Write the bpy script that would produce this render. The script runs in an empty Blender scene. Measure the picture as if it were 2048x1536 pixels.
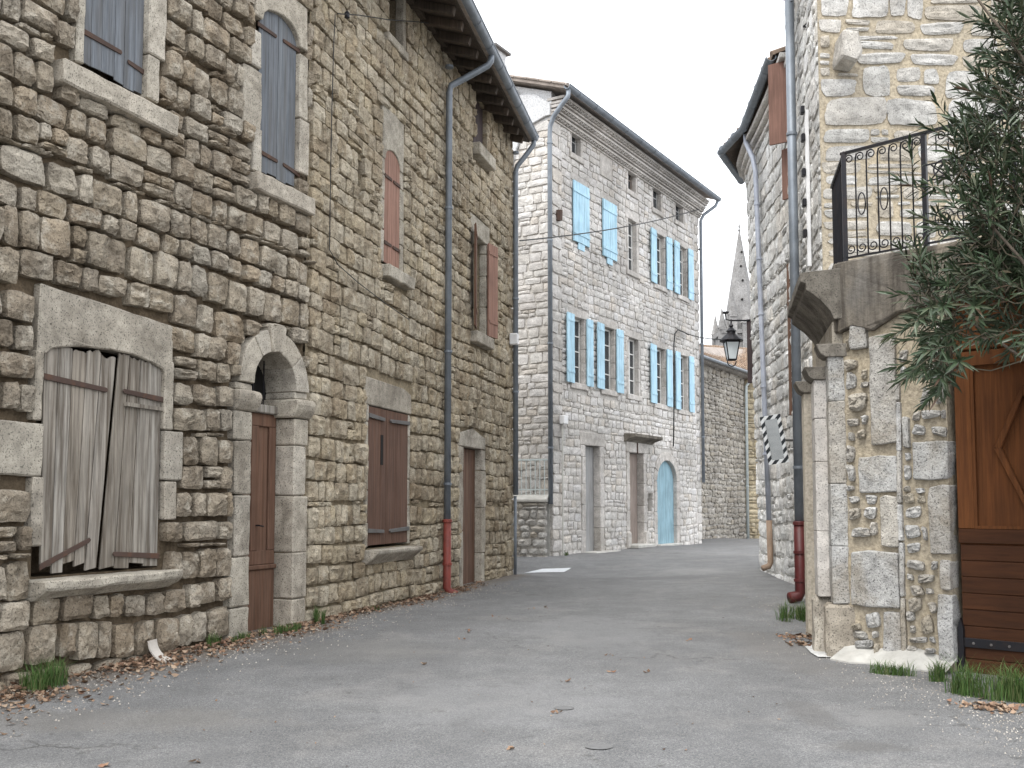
import bpy, bmesh, math, random
from mathutils import Vector, Matrix, noise
random.seed(11)
R = math.radians
sc = bpy.context.scene
COL = sc.collection

# ------------------------------------------------------------------ camera, world, sun, exposure
F, HZ, EYE, PITCH = 2050.0, 1010.0, 1.5, R(4.0)
CY = HZ - F*math.tan(PITCH)
cam = bpy.data.cameras.new('camera'); camo = bpy.data.objects.new('camera', cam); COL.objects.link(camo)
camo.location = (0, 0, EYE); camo.rotation_euler = (R(90)+PITCH, 0, 0)
cam.sensor_fit = 'HORIZONTAL'; cam.sensor_width = 36; cam.lens = F/2048*36
cam.shift_y = (CY-768)/2048; cam.clip_start = .05; cam.clip_end = 2000
sc.camera = camo

SUN_EL, SUN_AZ = R(60), R(214)          # azimuth clockwise from +Y: behind the camera, to the left
w = bpy.data.worlds.new('World'); sc.world = w; w.use_nodes = True
nt = w.node_tree; bg = nt.nodes['Background']
sky = nt.nodes.new('ShaderNodeTexSky'); sky.sky_type = 'NISHITA'; sky.sun_disc = False
sky.sun_elevation = SUN_EL; sky.sun_rotation = SUN_AZ; sky.dust_density = 4; sky.air_density = 1
hs = nt.nodes.new('ShaderNodeHueSaturation'); hs.inputs['Saturation'].default_value = .15
mx = nt.nodes.new('ShaderNodeMix'); mx.data_type = 'RGBA'; mx.inputs[0].default_value = .8
mx.inputs[7].default_value = (11.0, 11.3, 11.8, 1)     # even cloud layer
nt.links.new(sky.outputs[0], hs.inputs['Color']); nt.links.new(hs.outputs[0], mx.inputs[6])
nt.links.new(mx.outputs[2], bg.inputs[0]); bg.inputs[1].default_value = .12
sun = bpy.data.lights.new('sun', 'SUN'); sun.energy = 1.4; sun.angle = R(30); sun.color = (1, .97, .92)
suno = bpy.data.objects.new('sun', sun); COL.objects.link(suno); suno.location = (-5, -10, 30)
sd = Vector((math.sin(SUN_AZ)*math.cos(SUN_EL), math.cos(SUN_AZ)*math.cos(SUN_EL), math.sin(SUN_EL)))
suno.rotation_euler = (-sd).to_track_quat('-Z', 'Y').to_euler()
sc.view_settings.view_transform = 'Standard'; sc.view_settings.look = 'None'
sc.view_settings.gamma = 1; sc.view_settings.use_curve_mapping = False
sc.view_settings.exposure = 1.0
sc.render.engine = 'CYCLES'

# ------------------------------------------------------------------ pixel -> direction
def ray(u, v):
    x = (u-1024)/F; y = (CY-v)/F; c, s = math.cos(PITCH), math.sin(PITCH)
    d = Vector((x, c-y*s, s+y*c)); return d/d.y
CAM = Vector((0, 0, EYE))
def at_y(u, v, Y): return CAM + ray(u, v)*Y
def hdir(u):
    d = ray(u, HZ); d = Vector((d.x, d.y)); return d.normalized()

# ------------------------------------------------------------------ materials
MATS = {}
class Sh:
    def __init__(s, name):
        s.m = bpy.data.materials.new(name); s.m.use_nodes = True; s.t = s.m.node_tree
        s.b = s.t.nodes['Principled BSDF']; MATS[name] = s.m
        s.pos = None
    def n(s, t, **k):
        nd = s.t.nodes.new('ShaderNode'+t)
        for a, v in k.items(): setattr(nd, a, v)
        return nd
    def set(s, sock, v):
        if hasattr(v, 'links') or hasattr(v, 'is_output'): s.t.links.new(v, sock)
        else: sock.default_value = v
    def P(s, scale=(1, 1, 1)):
        if s.pos is None: s.pos = s.n('NewGeometry').outputs['Position']
        if scale == (1, 1, 1): return s.pos
        mp = s.n('Mapping'); mp.inputs['Scale'].default_value = scale; s.t.links.new(s.pos, mp.inputs[0]); return mp.outputs[0]
    def noise(s, scale, detail=5, rough=.55, vec=None, dist=0):
        nd = s.n('TexNoise'); nd.inputs['Scale'].default_value = scale; nd.inputs['Detail'].default_value = detail
        nd.inputs['Roughness'].default_value = rough; nd.inputs['Distortion'].default_value = dist
        s.t.links.new(vec if vec is not None else s.P(), nd.inputs['Vector']); return nd.outputs['Fac']
    def voro(s, scale, feature='F1', vec=None):
        nd = s.n('TexVoronoi', feature=feature); nd.inputs['Scale'].default_value = scale
        s.t.links.new(vec if vec is not None else s.P(), nd.inputs['Vector']); return nd
    def ramp(s, fac, stops, interp='LINEAR'):
        nd = s.n('ValToRGB'); cr = nd.color_ramp; cr.interpolation = interp
        while len(cr.elements) < len(stops): cr.elements.new(.5)
        for e, (p, c) in zip(cr.elements, stops):
            e.position = p; e.color = (c, c, c, 1) if not isinstance(c, tuple) else (*c, 1)
        s.t.links.new(fac, nd.inputs[0]); return nd.outputs[0]
    def mix(s, fac, a, b, blend='MIX'):
        nd = s.n('Mix'); nd.data_type = 'RGBA'; nd.blend_type = blend
        s.set(nd.inputs[0], fac)
        for i, v in ((6, a), (7, b)):
            if isinstance(v, tuple): nd.inputs[i].default_value = (*v, 1)
            else: s.t.links.new(v, nd.inputs[i])
        return nd.outputs[2]
    def math(s, op, a, b=0.0):
        nd = s.n('Math', operation=op); s.set(nd.inputs[0], a); s.set(nd.inputs[1], b); return nd.outputs[0]
    def rnd(s):
        oi = s.n('ObjectInfo'); at = s.n('Attribute'); at.attribute_name = 'rnd'
        return s.math('FRACT', s.math('ADD', oi.outputs['Random'], at.outputs['Fac']))
    def bump(s, h, strength=.5, dist=.02):
        nd = s.n('Bump'); nd.inputs['Strength'].default_value = strength; nd.inputs['Distance'].default_value = dist
        s.t.links.new(h, nd.inputs['Height']); s.t.links.new(nd.outputs[0], s.b.inputs['Normal'])
    def out(s, col, rough=.85, metal=0, spec=.3):
        s.set(s.b.inputs['Base Color'], (*col, 1) if isinstance(col, tuple) else col)
        s.set(s.b.inputs['Roughness'], rough); s.b.inputs['Metallic'].default_value = metal
        s.b.inputs['Specular IOR Level'].default_value = spec
        return s.m

def stone_mat(name, pal, dark=.55, cream=None, stain=(.07, .055, .04), stain_amt=.45, bump=.8, bscale=14, streak=0, pit=.6, bdist=.035):
    s = Sh(name); r = s.rnd()
    k = len(pal); base = s.ramp(r, [((i+.5)/k, c) for i, c in enumerate(pal)])
    big = s.ramp(s.noise(.7, 3), [(.3, .74), (.7, 1.2)])
    base = s.mix(1.0, base, big, 'MULTIPLY')
    med = s.ramp(s.noise(9, 8, .62), [(.28, dark), (.5, .95), (.75, 1.28)])
    base = s.mix(1.0, base, med, 'MULTIPLY')
    st = s.ramp(s.noise(2.2, 7, .65, dist=.6), [(.47, 0.0), (.68, stain_amt)])
    base = s.mix(st, base, stain)
    if cream:
        base = s.mix(s.ramp(s.noise(5.5, 8, .68, dist=.4), [(.50, 0.0), (.66, .75)]), base, cream)  # random cream mottling, also bright highlights put into the stone colour
        base = s.mix(s.ramp(s.noise(1.1, 5, .6), [(.52, 0.0), (.72, .5)]), base, (.26, .19, .12))
    pt = s.ramp(s.noise(70, 3, .6), [(.33, 1-pit), (.46, 1.0)])
    base = s.mix(1.0, base, pt, 'MULTIPLY')
    if streak:
        sv = s.P((6, 6, .35)); sk = s.ramp(s.noise(1.0, 5, .6, sv), [(.5, 0.0), (.75, streak)])
        base = s.mix(sk, base, (.05, .045, .04))
    h = s.math('ADD', s.noise(bscale, 10, .68), s.math('MULTIPLY', s.noise(bscale*5, 3, .6), .35))
    s.bump(h, bump, bdist)
    return s.out(base, .92, 0, .15)

def wood_mat(name, cols, wear, wear_amt=.5, bump=.4, vertical=True, lo=.42, hi=.62):
    s = Sh(name); r = s.rnd()
    v = s.P((34, 34, 1.6) if vertical else (3, 3, 34))
    off = s.n('VectorMath', operation='ADD'); cb = s.n('CombineXYZ')
    s.t.links.new(s.math('MULTIPLY', r, 40.0), cb.inputs[0]); s.t.links.new(s.math('MULTIPLY', r, 17.0), cb.inputs[2])
    s.t.links.new(v, off.inputs[0]); s.t.links.new(cb.outputs[0], off.inputs[1]); v = off.outputs[0]
    k = len(cols); base = s.ramp(r, [((i+.5)/k, c) for i, c in enumerate(cols)])
    g = s.noise(1.0, 9, .66, v)
    base = s.mix(1.0, base, s.ramp(g, [(.3, .5), (.55, 1.0), (.75, 1.3)]), 'MULTIPLY')
    wf = s.ramp(s.noise(.55, 8, .65, v), [(lo, 0.0), (hi, wear_amt)])
    base = s.mix(wf, base, wear)
    base = s.mix(s.ramp(s.noise(2.5, 6), [(.45, 0.0), (.75, .35)]), base, tuple(c*.4 for c in cols[0]))
    s.bump(g, bump, .01)
    return s.out(base, .8, 0, .25)

def metal_mat(name, col, rust=(.09, .04, .02), amt=.5, rough=.5, metal=.3, lo=.5):
    s = Sh(name)
    f = s.ramp(s.noise(9, 7, .65), [(lo, 0.0), (lo+.2, amt)])
    c = s.mix(1.0, s.mix(0.0, col, col), s.ramp(s.noise(3, 5), [(.3, .75), (.7, 1.15)]), 'MULTIPLY')
    c = s.mix(f, c, rust); s.bump(s.noise(40, 4), .15, .005)
    return s.out(c, rough, metal, .4)

def plain(name, col, rough=.8, var=.25, scale=6, bump=.2, metal=0, spec=.3):
    s = Sh(name)
    c = s.mix(1.0, s.mix(0.0, col, col), s.ramp(s.noise(scale, 7, .62), [(.25, 1-var), (.75, 1+var)]), 'MULTIPLY')
    s.bump(s.noise(scale*6, 5), bump, .01)
    return s.out(c, rough, metal, spec)

stone_mat('stone_umber', [(.43, .37, .285), (.35, .295, .225), (.50, .445, .36), (.40, .33, .24), (.46, .405, .325), (.32, .26, .19), (.51, .46, .38), (.41, .335, .245)], cream=(.62, .565, .47), stain=(.075, .058, .042), stain_amt=.65, bump=1.0, bscale=9, bdist=.06)
stone_mat('stone_buff', [(.48, .41, .305), (.43, .36, .26), (.54, .475, .37), (.47, .39, .275), (.52, .46, .36), (.40, .325, .225), (.51, .43, .305)], cream=(.60, .54, .43), stain=(.11, .083, .055), stain_amt=.6, bump=1.0, bscale=9, bdist=.05)
stone_mat('stone_pale', [(.60, .575, .54), (.65, .63, .60), (.56, .53, .49), (.63, .61, .585), (.59, .56, .53), (.67, .655, .64), (.60, .555, .50)], dark=.84, stain=(.36, .33, .30), stain_amt=.3, bump=.5)
stone_mat('stone_white', [(.51, .50, .475), (.46, .445, .42), (.55, .54, .52), (.48, .445, .39), (.53, .52, .50), (.44, .40, .34)], dark=.6, stain=(.2, .17, .13), stain_amt=.3, bump=.6)
stone_mat('stone_white_lifted', [(.70, .70, .68), (.64, .635, .61), (.74, .74, .73), (.66, .63, .58), (.72, .715, .70)], dark=.72, stain=(.3, .27, .22), stain_amt=.3, bump=.55)  # white stone made lighter: brightness of street-side faces put into the colour
stone_mat('stone_wing', [(.45, .445, .43), (.39, .385, .37), (.49, .485, .475), (.42, .395, .355), (.47, .465, .45), (.39, .35, .285)], dark=.55, stain=(.26, .215, .15), stain_amt=.5, bump=.8, bscale=10, pit=.75, bdist=.04)
stone_mat('stone_grey', [(.42, .39, .34), (.36, .33, .29), (.48, .45, .40), (.40, .36, .30), (.45, .42, .38)], stain_amt=.4, bump=.7)
stone_mat('stone_ochre', [(.56, .48, .34), (.50, .42, .28), (.60, .53, .40)], stain=(.2, .15, .1), stain_amt=.3, bump=.7)
stone_mat('stone_church', [(.24, .235, .23), (.27, .262, .255)], stain_amt=.2, bump=.2, pit=.1)
stone_mat('dressed_buff', [(.46, .42, .35), (.42, .375, .31), (.49, .45, .385), (.44, .395, .325)], dark=.66, stain=(.13, .11, .085), stain_amt=.6, bump=.35, bscale=18, pit=.75, bdist=.02)
stone_mat('dressed_pale', [(.55, .52, .485), (.58, .55, .52), (.52, .49, .455)], dark=.75, stain=(.22, .19, .15), stain_amt=.35, bump=.3, bscale=16, bdist=.02)
stone_mat('dressed_grey', [(.235, .215, .185), (.21, .19, .16)], dark=.6, stain=(.05, .042, .034), stain_amt=.9, bump=.4, bscale=16, streak=.6, bdist=.02)
def mortar_mat(name, col, col2, bump=.7, scale=22):
    s = Sh(name)
    c = s.mix(s.ramp(s.noise(2.3, 7, .65), [(.35, 0.0), (.65, 1.0)]), col, col2)
    c = s.mix(1.0, c, s.ramp(s.noise(30, 6, .65), [(.3, .6), (.6, 1.1)]), 'MULTIPLY')
    s.bump(s.noise(scale, 8, .65), bump, .03); return s.out(c, .95, 0, .1)
mortar_mat('mortar_earth', (.085, .066, .045), (.17, .13, .088))
mortar_mat('mortar_buff', (.34, .285, .20), (.26, .215, .15))
mortar_mat('mortar_pale', (.53, .505, .47), (.58, .555, .52))
mortar_mat('mortar_sand', (.44, .375, .275), (.37, .325, .255))
mortar_mat('mortar_grey', (.55, .54, .51), (.60, .585, .55))
mortar_mat('render_grey', (.52, .52, .52), (.58, .59, .60), .15)
mortar_mat('plaster_beige', (.47, .42, .34), (.52, .47, .39), .2)
def render_stained():
    s = Sh('render_stained')
    c = s.mix(s.ramp(s.noise(1.8, 6), [(.35, 0.0), (.65, 1.0)]), (.17, .158, .142), (.28, .24, .185))
    sk = s.ramp(s.noise(1.0, 6, .62, s.P((5, 5, .5))), [(.40, 0.0), (.56, .92)])
    c = s.mix(sk, c, (.07, .061, .052)); s.bump(s.noise(25, 8, .65), .6, .02); return s.out(c, .93, 0, .1)
render_stained()
wood_mat('wood_silver', [(.32, .29, .25), (.26, .23, .19), (.37, .345, .305), (.29, .255, .21)], (.085, .066, .048), .8, .9, lo=.45, hi=.6)
wood_mat('wood_blue_grey', [(.17, .185, .205), (.145, .16, .18), (.185, .20, .215)], (.10, .095, .09), .6, .7)
wood_mat('paint_rose', [(.31, .172, .128), (.29, .16, .118), (.33, .185, .138)], (.25, .155, .12), .4, .25)
wood_mat('paint_oxblood', [(.125, .066, .044), (.115, .06, .04), (.14, .075, .05)], (.17, .11, .085), .5, .35)
wood_mat('paint_maroon', [(.155, .085, .056), (.142, .077, .051)], (.20, .13, .095), .4, .3)
wood_mat('paint_plum', [(.075, .055, .055), (.085, .06, .06)], (.05, .04, .04), .5, .35)
wood_mat('paint_sky', [(.42, .65, .785), (.45, .68, .81), (.40, .63, .77), (.43, .66, .795)], (.53, .72, .82), .55, .2)
wood_mat('paint_teal', [(.27, .42, .49), (.26, .41, .48)], (.33, .46, .51), .4, .15)
wood_mat('paint_grey', [(.36, .36, .36), (.38, .38, .37)], (.30, .29, .27), .5, .2)
wood_mat('paint_taupe', [(.33, .27, .23), (.30, .25, .22)], (.24, .19, .16), .5, .25)
wood_mat('varnish', [(.135, .048, .014), (.12, .042, .012), (.15, .054, .016)], (.085, .03, .010), .6, .12)
wood_mat('varnish_dark', [(.062, .023, .009), (.056, .021, .008), (.07, .026, .010)], (.042, .017, .008), .5, .15, vertical=False)
wood_mat('wood_brown', [(.24, .135, .105), (.23, .13, .10)], (.19, .11, .085), .4, .2)
wood_mat('eave_wood', [(.10, .078, .06), (.08, .065, .052), (.12, .09, .068)], (.05, .04, .034), .6, .4)
metal_mat('zinc', (.20, .225, .255), (.30, .32, .34), .35, .5, .35)
metal_mat('zinc_pale', (.40, .43, .50), (.52, .54, .58), .4, .5, .2)
metal_mat('cast_red', (.235, .052, .038), (.12, .045, .035), .6, .55, 0)
metal_mat('cast_dark_red', (.10, .018, .018), (.05, .015, .013), .6, .5, 0)
metal_mat('rusty_iron', (.075, .048, .038), (.14, .065, .035), .6, .85, .1)
metal_mat('iron_grey', (.15, .145, .14), (.10, .07, .055), .5, .7, .3)
metal_mat('iron_black', (.018, .018, .022), (.05, .03, .022), .35, .45, .4)
plain('tile_clay', (.29, .25, .22), .9, .4, 5, .5)
plain('opening_shade', (.012, .011, .010), .9, .1)  # near-black colour standing in for the shade inside openings
plain('white_plastic', (.72, .72, .72), .5, .08)
plain('white_frame', (.68, .67, .64), .6, .12)
plain('conduit_pale', (.55, .54, .50), .6, .1)
plain('lamp_glass', (.72, .78, .80), .25, .06)
plain('cable_black', (.02, .02, .02), .6, .1)
plain('pale_pipe', (.50, .55, .55), .6, .1)
plain('pot_pale', (.56, .52, .47), .85, .2, 8)
wood_mat('rot', [(.1, .08, .06), (.12, .1, .08)], (.05, .04, .03))
plain('asphalt_smooth', (.30, .295, .285), .8, .25, 9, .5)
plain('asphalt_dark', (.115, .112, .108), .8, .3, 12, .6)
plain('cement', (.44, .43, .40), .95, .25, 5, .6)
plain('plaster_white', (.50, .50, .49), .95, .3, 9, .8)
plain('road_paint', (.62, .64, .66), .8, .2, 20, .3)
plain('tar_spot', (.155, .155, .155), .8, .2, 25, .3)
plain('copper_pipe', (.25, .18, .13), .7, .3)
plain('bark', (.14, .115, .09), .9, .3, 18, .6)
plain('twig', (.10, .085, .06), .9, .25, 20, .4)
def glass():
    s = Sh('window_glass'); return s.out((.035, .04, .045), .06, 0, .6)
glass()
def mirror():
    s = Sh('mirror_glass'); return s.out((.75, .78, .78), .03, 1.0)
mirror()
def stripes():
    s = Sh('mirror_stripes'); tc = s.n('TexCoord'); sp = s.n('SeparateXYZ'); s.t.links.new(tc.outputs['Object'], sp.inputs[0])
    k = s.math('FRACT', s.math('MULTIPLY', s.math('ADD', s.math('MULTIPLY', sp.outputs[0], .8), s.math('MULTIPLY', sp.outputs[2], -.55)), 11.0))
    return s.out(s.mix(s.math('GREATER_THAN', k, .5), (.03, .035, .04), (.75, .77, .78)), .5)
stripes()
def leaf_mat(name, cols, rough=.5, spec=.3):
    s = Sh(name); at = s.n('Attribute'); at.attribute_name = 'rnd'; k = len(cols)
    c = s.ramp(at.outputs['Fac'], [((i+.5)/k, c) for i, c in enumerate(cols)])
    s.b.inputs['Subsurface Weight'].default_value = 0
    return s.out(c, rough, 0, spec)
leaf_mat('oleander_leaf', [(.032, .055, .025), (.046, .072, .034), (.027, .046, .022), (.062, .088, .048), (.075, .082, .045), (.038, .06, .034), (.09, .055, .035)], .42, .4)
leaf_mat('litter_leaf', [(.20, .125, .08), (.30, .205, .14), (.13, .08, .055), (.38, .29, .21), (.25, .145, .10), (.10, .065, .045), (.34, .25, .18)], .85, .1)
leaf_mat('grass_blade', [(.055, .115, .03), (.075, .135, .035), (.045, .09, .025), (.15, .17, .07), (.065, .115, .03)], .6, .2)
leaf_mat('pebble', [(.34, .31, .27), (.42, .39, .34), (.26, .23, .20), (.5, .47, .42), (.2, .17, .14)], .95, .1)
def asphalt():
    s = Sh('asphalt')
    ag = s.voro(150, 'F1'); tone = s.n('TexWhiteNoise'); s.t.links.new(ag.outputs['Position'], tone.inputs['Vector'])
    c = s.ramp(tone.outputs['Value'], [(.0, (.09, .092, .095)), (.35, (.14, .142, .145)), (.7, (.175, .176, .178)), (1.0, (.27, .268, .26))])
    far = s.ramp(s.noise(.35, 5, .6), [(.3, .80), (.7, 1.14)])
    c = s.mix(1.0, c, far, 'MULTIPLY')
    c = s.mix(1.0, c, s.ramp(s.noise(2.6, 7, .62), [(.3, .80), (.7, 1.14)]), 'MULTIPLY')
    # worn band along the lane and dusty earth toward the left verge
    st = s.ramp(s.noise(.9, 6, .65, s.P((1.6, .35, 1)), .5), [(.50, 0.0), (.68, .5)])
    c = s.mix(st, c, (.13, .13, .131))
    ds = s.ramp(s.noise(1.3, 7, .65), [(.52, 0.0), (.75, .3)])
    c = s.mix(ds, c, (.27, .25, .225))
    # cracks
    cv = s.n('VectorMath', operation='ADD'); nz = s.n('TexNoise'); nz.inputs['Scale'].default_value = 2.5; nz.inputs['Detail'].default_value = 6
    s.t.links.new(s.P(), nz.inputs['Vector']); s.t.links.new(s.P(), cv.inputs[0]); s.t.links.new(nz.outputs['Color'], cv.inputs[1])
    ck = s.voro(.55, 'DISTANCE_TO_EDGE', cv.outputs[0]).outputs['Distance']
    line = s.math('MULTIPLY', s.math('LESS_THAN', ck, .011), s.ramp(s.noise(.6, 3), [(.54, 0.0), (.66, .6)]))
    c = s.mix(line, c, (.045, .043, .04))
    pt = s.math('MULTIPLY', s.ramp(s.noise(7, 6, .7), [(.60, 0.0), (.66, .8)]), s.ramp(s.noise(.5, 3), [(.46, 0.0), (.58, .9)]))
    c = s.mix(pt, c, (.07, .068, .064))
    h = s.math('ADD', s.math('MULTIPLY', ag.outputs['Distance'], -.9), s.math('MULTIPLY', s.noise(14, 5), .5))
    s.bump(h, .45, .012); s.col = c; s.out(c, .68, 0, .45)
    return s
ASPH = asphalt()

# ------------------------------------------------------------------ mesh helpers
class MB:
    def __init__(s): s.v = []; s.f = []; s.r = []
    def add(s, vs, fs, r=None):
        o = len(s.v); s.v += [Vector(p) for p in vs]; s.f += [tuple(i+o for i in f) for f in fs]
        s.r += [r if r is not None else 0.0]*len(fs); return s
    def box(s, x0, x1, y0, y1, z0, z1, j=0, r=None):
        q = lambda: random.uniform(-j, j) if j else 0
        vs = [(x+q(), y+q(), z+q()) for z in (z0, z1) for (x, y) in ((x0, y0), (x1, y0), (x1, y1), (x0, y1))]
        return s.add(vs, [(0, 3, 2, 1), (4, 5, 6, 7), (0, 1, 5, 4), (1, 2, 6, 5), (2, 3, 7, 6), (3, 0, 4, 7)], r)
    def prism(s, poly, y0, y1, r=None):          # poly in (x,z), counter-clockwise seen from -y; y0 front, y1 back
        n = len(poly); vs = [(x, y0, z) for x, z in poly]+[(x, y1, z) for x, z in poly]
        fs = [tuple(range(n)), tuple(range(2*n-1, n-1, -1))]+[(i, n+i, n+(i+1) % n, (i+1) % n) for i in range(n)]
        return s.add(vs, fs, r)
    def extrude_path(s, prof, x0, x1, r=None):   # prof in (y,z), swept along x
        n = len(prof); vs = [(x0, y, z) for y, z in prof]+[(x1, y, z) for y, z in prof]
        fs = [tuple(range(n-1, -1, -1)), tuple(range(n, 2*n))]+[(i, (i+1) % n, n+(i+1) % n, n+i) for i in range(n)]
        return s.add(vs, fs, r)
    def tube(s, path, rad, n=8, cap=True, r=None):
        path = [Vector(p) for p in path]; m = len(path); rings = []; up = None
        for i, p in enumerate(path):
            t = (path[min(i+1, m-1)]-path[max(i-1, 0)]).normalized()
            if up is None: up = t.orthogonal().normalized()
            a = (up-t*up.dot(t)); a = a.normalized() if a.length > 1e-6 else t.orthogonal().normalized(); up = a; b = t.cross(a)
            q = rad[i] if isinstance(rad, (list, tuple)) else rad
            rings.append([p+(a*math.cos(2*math.pi*k/n)+b*math.sin(2*math.pi*k/n))*q for k in range(n)])
        vs = [p for rg in rings for p in rg]; fs = []
        for i in range(m-1):
            for k in range(n): fs.append((i*n+k, i*n+(k+1) % n, (i+1)*n+(k+1) % n, (i+1)*n+k))
        if cap: fs += [tuple(range(n-1, -1, -1)), tuple((m-1)*n+k for k in range(n))]
        return s.add(vs, fs, r)
    def lathe(s, prof, n=12, c=(0, 0, 0), r=None, rot=0):   # prof (radius,z)
        vs = [(c[0]+q*math.cos(rot+2*math.pi*k/n), c[1]+q*math.sin(rot+2*math.pi*k/n), c[2]+z) for q, z in prof for k in range(n)]
        fs = [(i*n+k, i*n+(k+1) % n, (i+1)*n+(k+1) % n, (i+1)*n+k) for i in range(len(prof)-1) for k in range(n)]
        fs += [tuple(range(n-1, -1, -1)), tuple((len(prof)-1)*n+k for k in range(n))]
        return s.add(vs, fs, r)
    def xf(s, M): s.v = [M @ p for p in s.v]; return s
    def build(s, name, mat, parent=None, face=None, bevel=0, smooth=False, rough=0, seg=1, worn=0):
        me = bpy.data.meshes.new(name)
        if bevel or rough or worn:
            bm = bmesh.new(); vs = [bm.verts.new(p) for p in s.v]
            for f in s.f:
                try: bm.faces.new([vs[i] for i in f])
                except ValueError: pass
            bmesh.ops.recalc_face_normals(bm, faces=bm.faces)
            if bevel: bmesh.ops.bevel(bm, geom=list(bm.edges), offset=bevel, segments=seg, profile=.6, affect='EDGES', clamp_overlap=True)
            if worn:
                for L_ in (.35, .16):
                    ed = [e for e in bm.edges if e.calc_length() > L_]
                    if ed: bmesh.ops.subdivide_edges(bm, edges=ed, cuts=2, use_grid_fill=True)
                of = Vector((random.random()*90, random.random()*90, 0))
                for v in bm.verts: v.co += noise.noise_vector(v.co*5+of)*worn+noise.noise_vector(v.co*17+of)*worn*.6
            if rough:
                for v in bm.verts: v.co += Vector([random.uniform(-rough, rough) for _ in range(3)])
            bm.to_mesh(me); bm.free()
        else:
            me.from_pydata(s.v, [], s.f)
            if any(s.r):
                a = me.attributes.new('rnd', 'FLOAT', 'FACE'); a.data.foreach_set('value', s.r)
        me.materials.append(MATS[mat] if isinstance(mat, str) else mat)
        if smooth: me.polygons.foreach_set('use_smooth', [True]*len(me.polygons))
        me.update(); o = bpy.data.objects.new(name, me); COL.objects.link(o)
        if parent is not None:
            o.parent = parent
        if face is not None:
            ox, oy = (0, 0) if parent is None else (root_of(parent)[0], root_of(parent)[1])
            if parent is None or parent.name not in FC:
                o.location = (face.O.x-ox, face.O.y-oy, 0); o.rotation_euler = (0, 0, face.ang)
            # a child of a face-placed part already lives in face space
            FC[o.name] = True
        return o
FC = {}
def root_of(o):
    while o.parent: o = o.parent
    return o.location
def thing(name, label, cat, loc=(0, 0, 0), group=None, rz=0):
    o = bpy.data.objects.new(name, None); COL.objects.link(o); o.location = loc; o.rotation_euler = (0, 0, rz)
    o.empty_display_size = .2; o['label'] = label; o['category'] = cat
    if group: o['group'] = group
    return o
def tag(o, label, cat, group=None):
    o['label'] = label; o['category'] = cat
    if group: o['group'] = group
    return o

# ------------------------------------------------------------------ wall faces: s to the right seen from outside, y into the wall, z up
class Face:
    lean = 0.0
    def __init__(f, O, d): f.O = Vector((O[0], O[1])); f.d = Vector(d).normalized(); f.p = Vector((-f.d.y, f.d.x)); f.ang = math.atan2(f.d.y, f.d.x)
    def px(f, u, v):
        r = ray(u, v); a = Vector((r.x, r.y)); t = (f.O.dot(f.p))/(a.dot(f.p)); p = CAM+r*t
        return (Vector((p.x, p.y))-f.O).dot(f.d), p.z
    def rect(f, u0, u1, vt, vb):
        c = (u0+u1)/2; m = (vt+vb)/2
        return (f.px(u0, m)[0], f.px(u1, m)[0], f.px(c, vb)[1], f.px(c, vt)[1])
    def xy(f, s, y=0): return f.O+f.d*s+f.p*y
    def w(f, s, y, z): q = f.xy(s, y); return Vector((q.x, q.y, z))
    def frame(f, s, y, z): return f.w(s, y, z), f.ang
    def brk(f, s0, s1): return []
class CurveFace(Face):
    def __init__(f, pts, lean=0.0):
        f.P = [Vector(p) for p in pts]; f.S = [0.0]; f.lean = lean
        for a, b in zip(f.P, f.P[1:]): f.S.append(f.S[-1]+(b-a).length)
        f.O = f.P[0]; f.ang = 0
    def seg(f, s):
        for i in range(len(f.S)-1):
            if s <= f.S[i+1] or i == len(f.S)-2: break
        d = (f.P[i+1]-f.P[i]).normalized(); return f.P[i]+d*(s-f.S[i]), d
    def frame(f, s, y, z):
        q, d = f.seg(s); y = y-f.lean*z; p = Vector((-d.y, d.x)); q = q+p*y
        return Vector((q.x, q.y, z)), math.atan2(d.y, d.x)
    def w(f, s, y, z): return f.frame(s, y, z)[0]
    def brk(f, s0, s1): return [q for q in f.S if s0 < q < s1]
    def px_u(f, u, v=900):
        best = None; S = f.S[-1]
        for k in range(600):
            s = S*k/599; q = f.w(s, 0, 1.5+0*v); uu = 1024+F*q.x/q.y*1.0
            if best is None or abs(uu-u) < best[0]: best = (abs(uu-u), s)
        return best[1]

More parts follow.
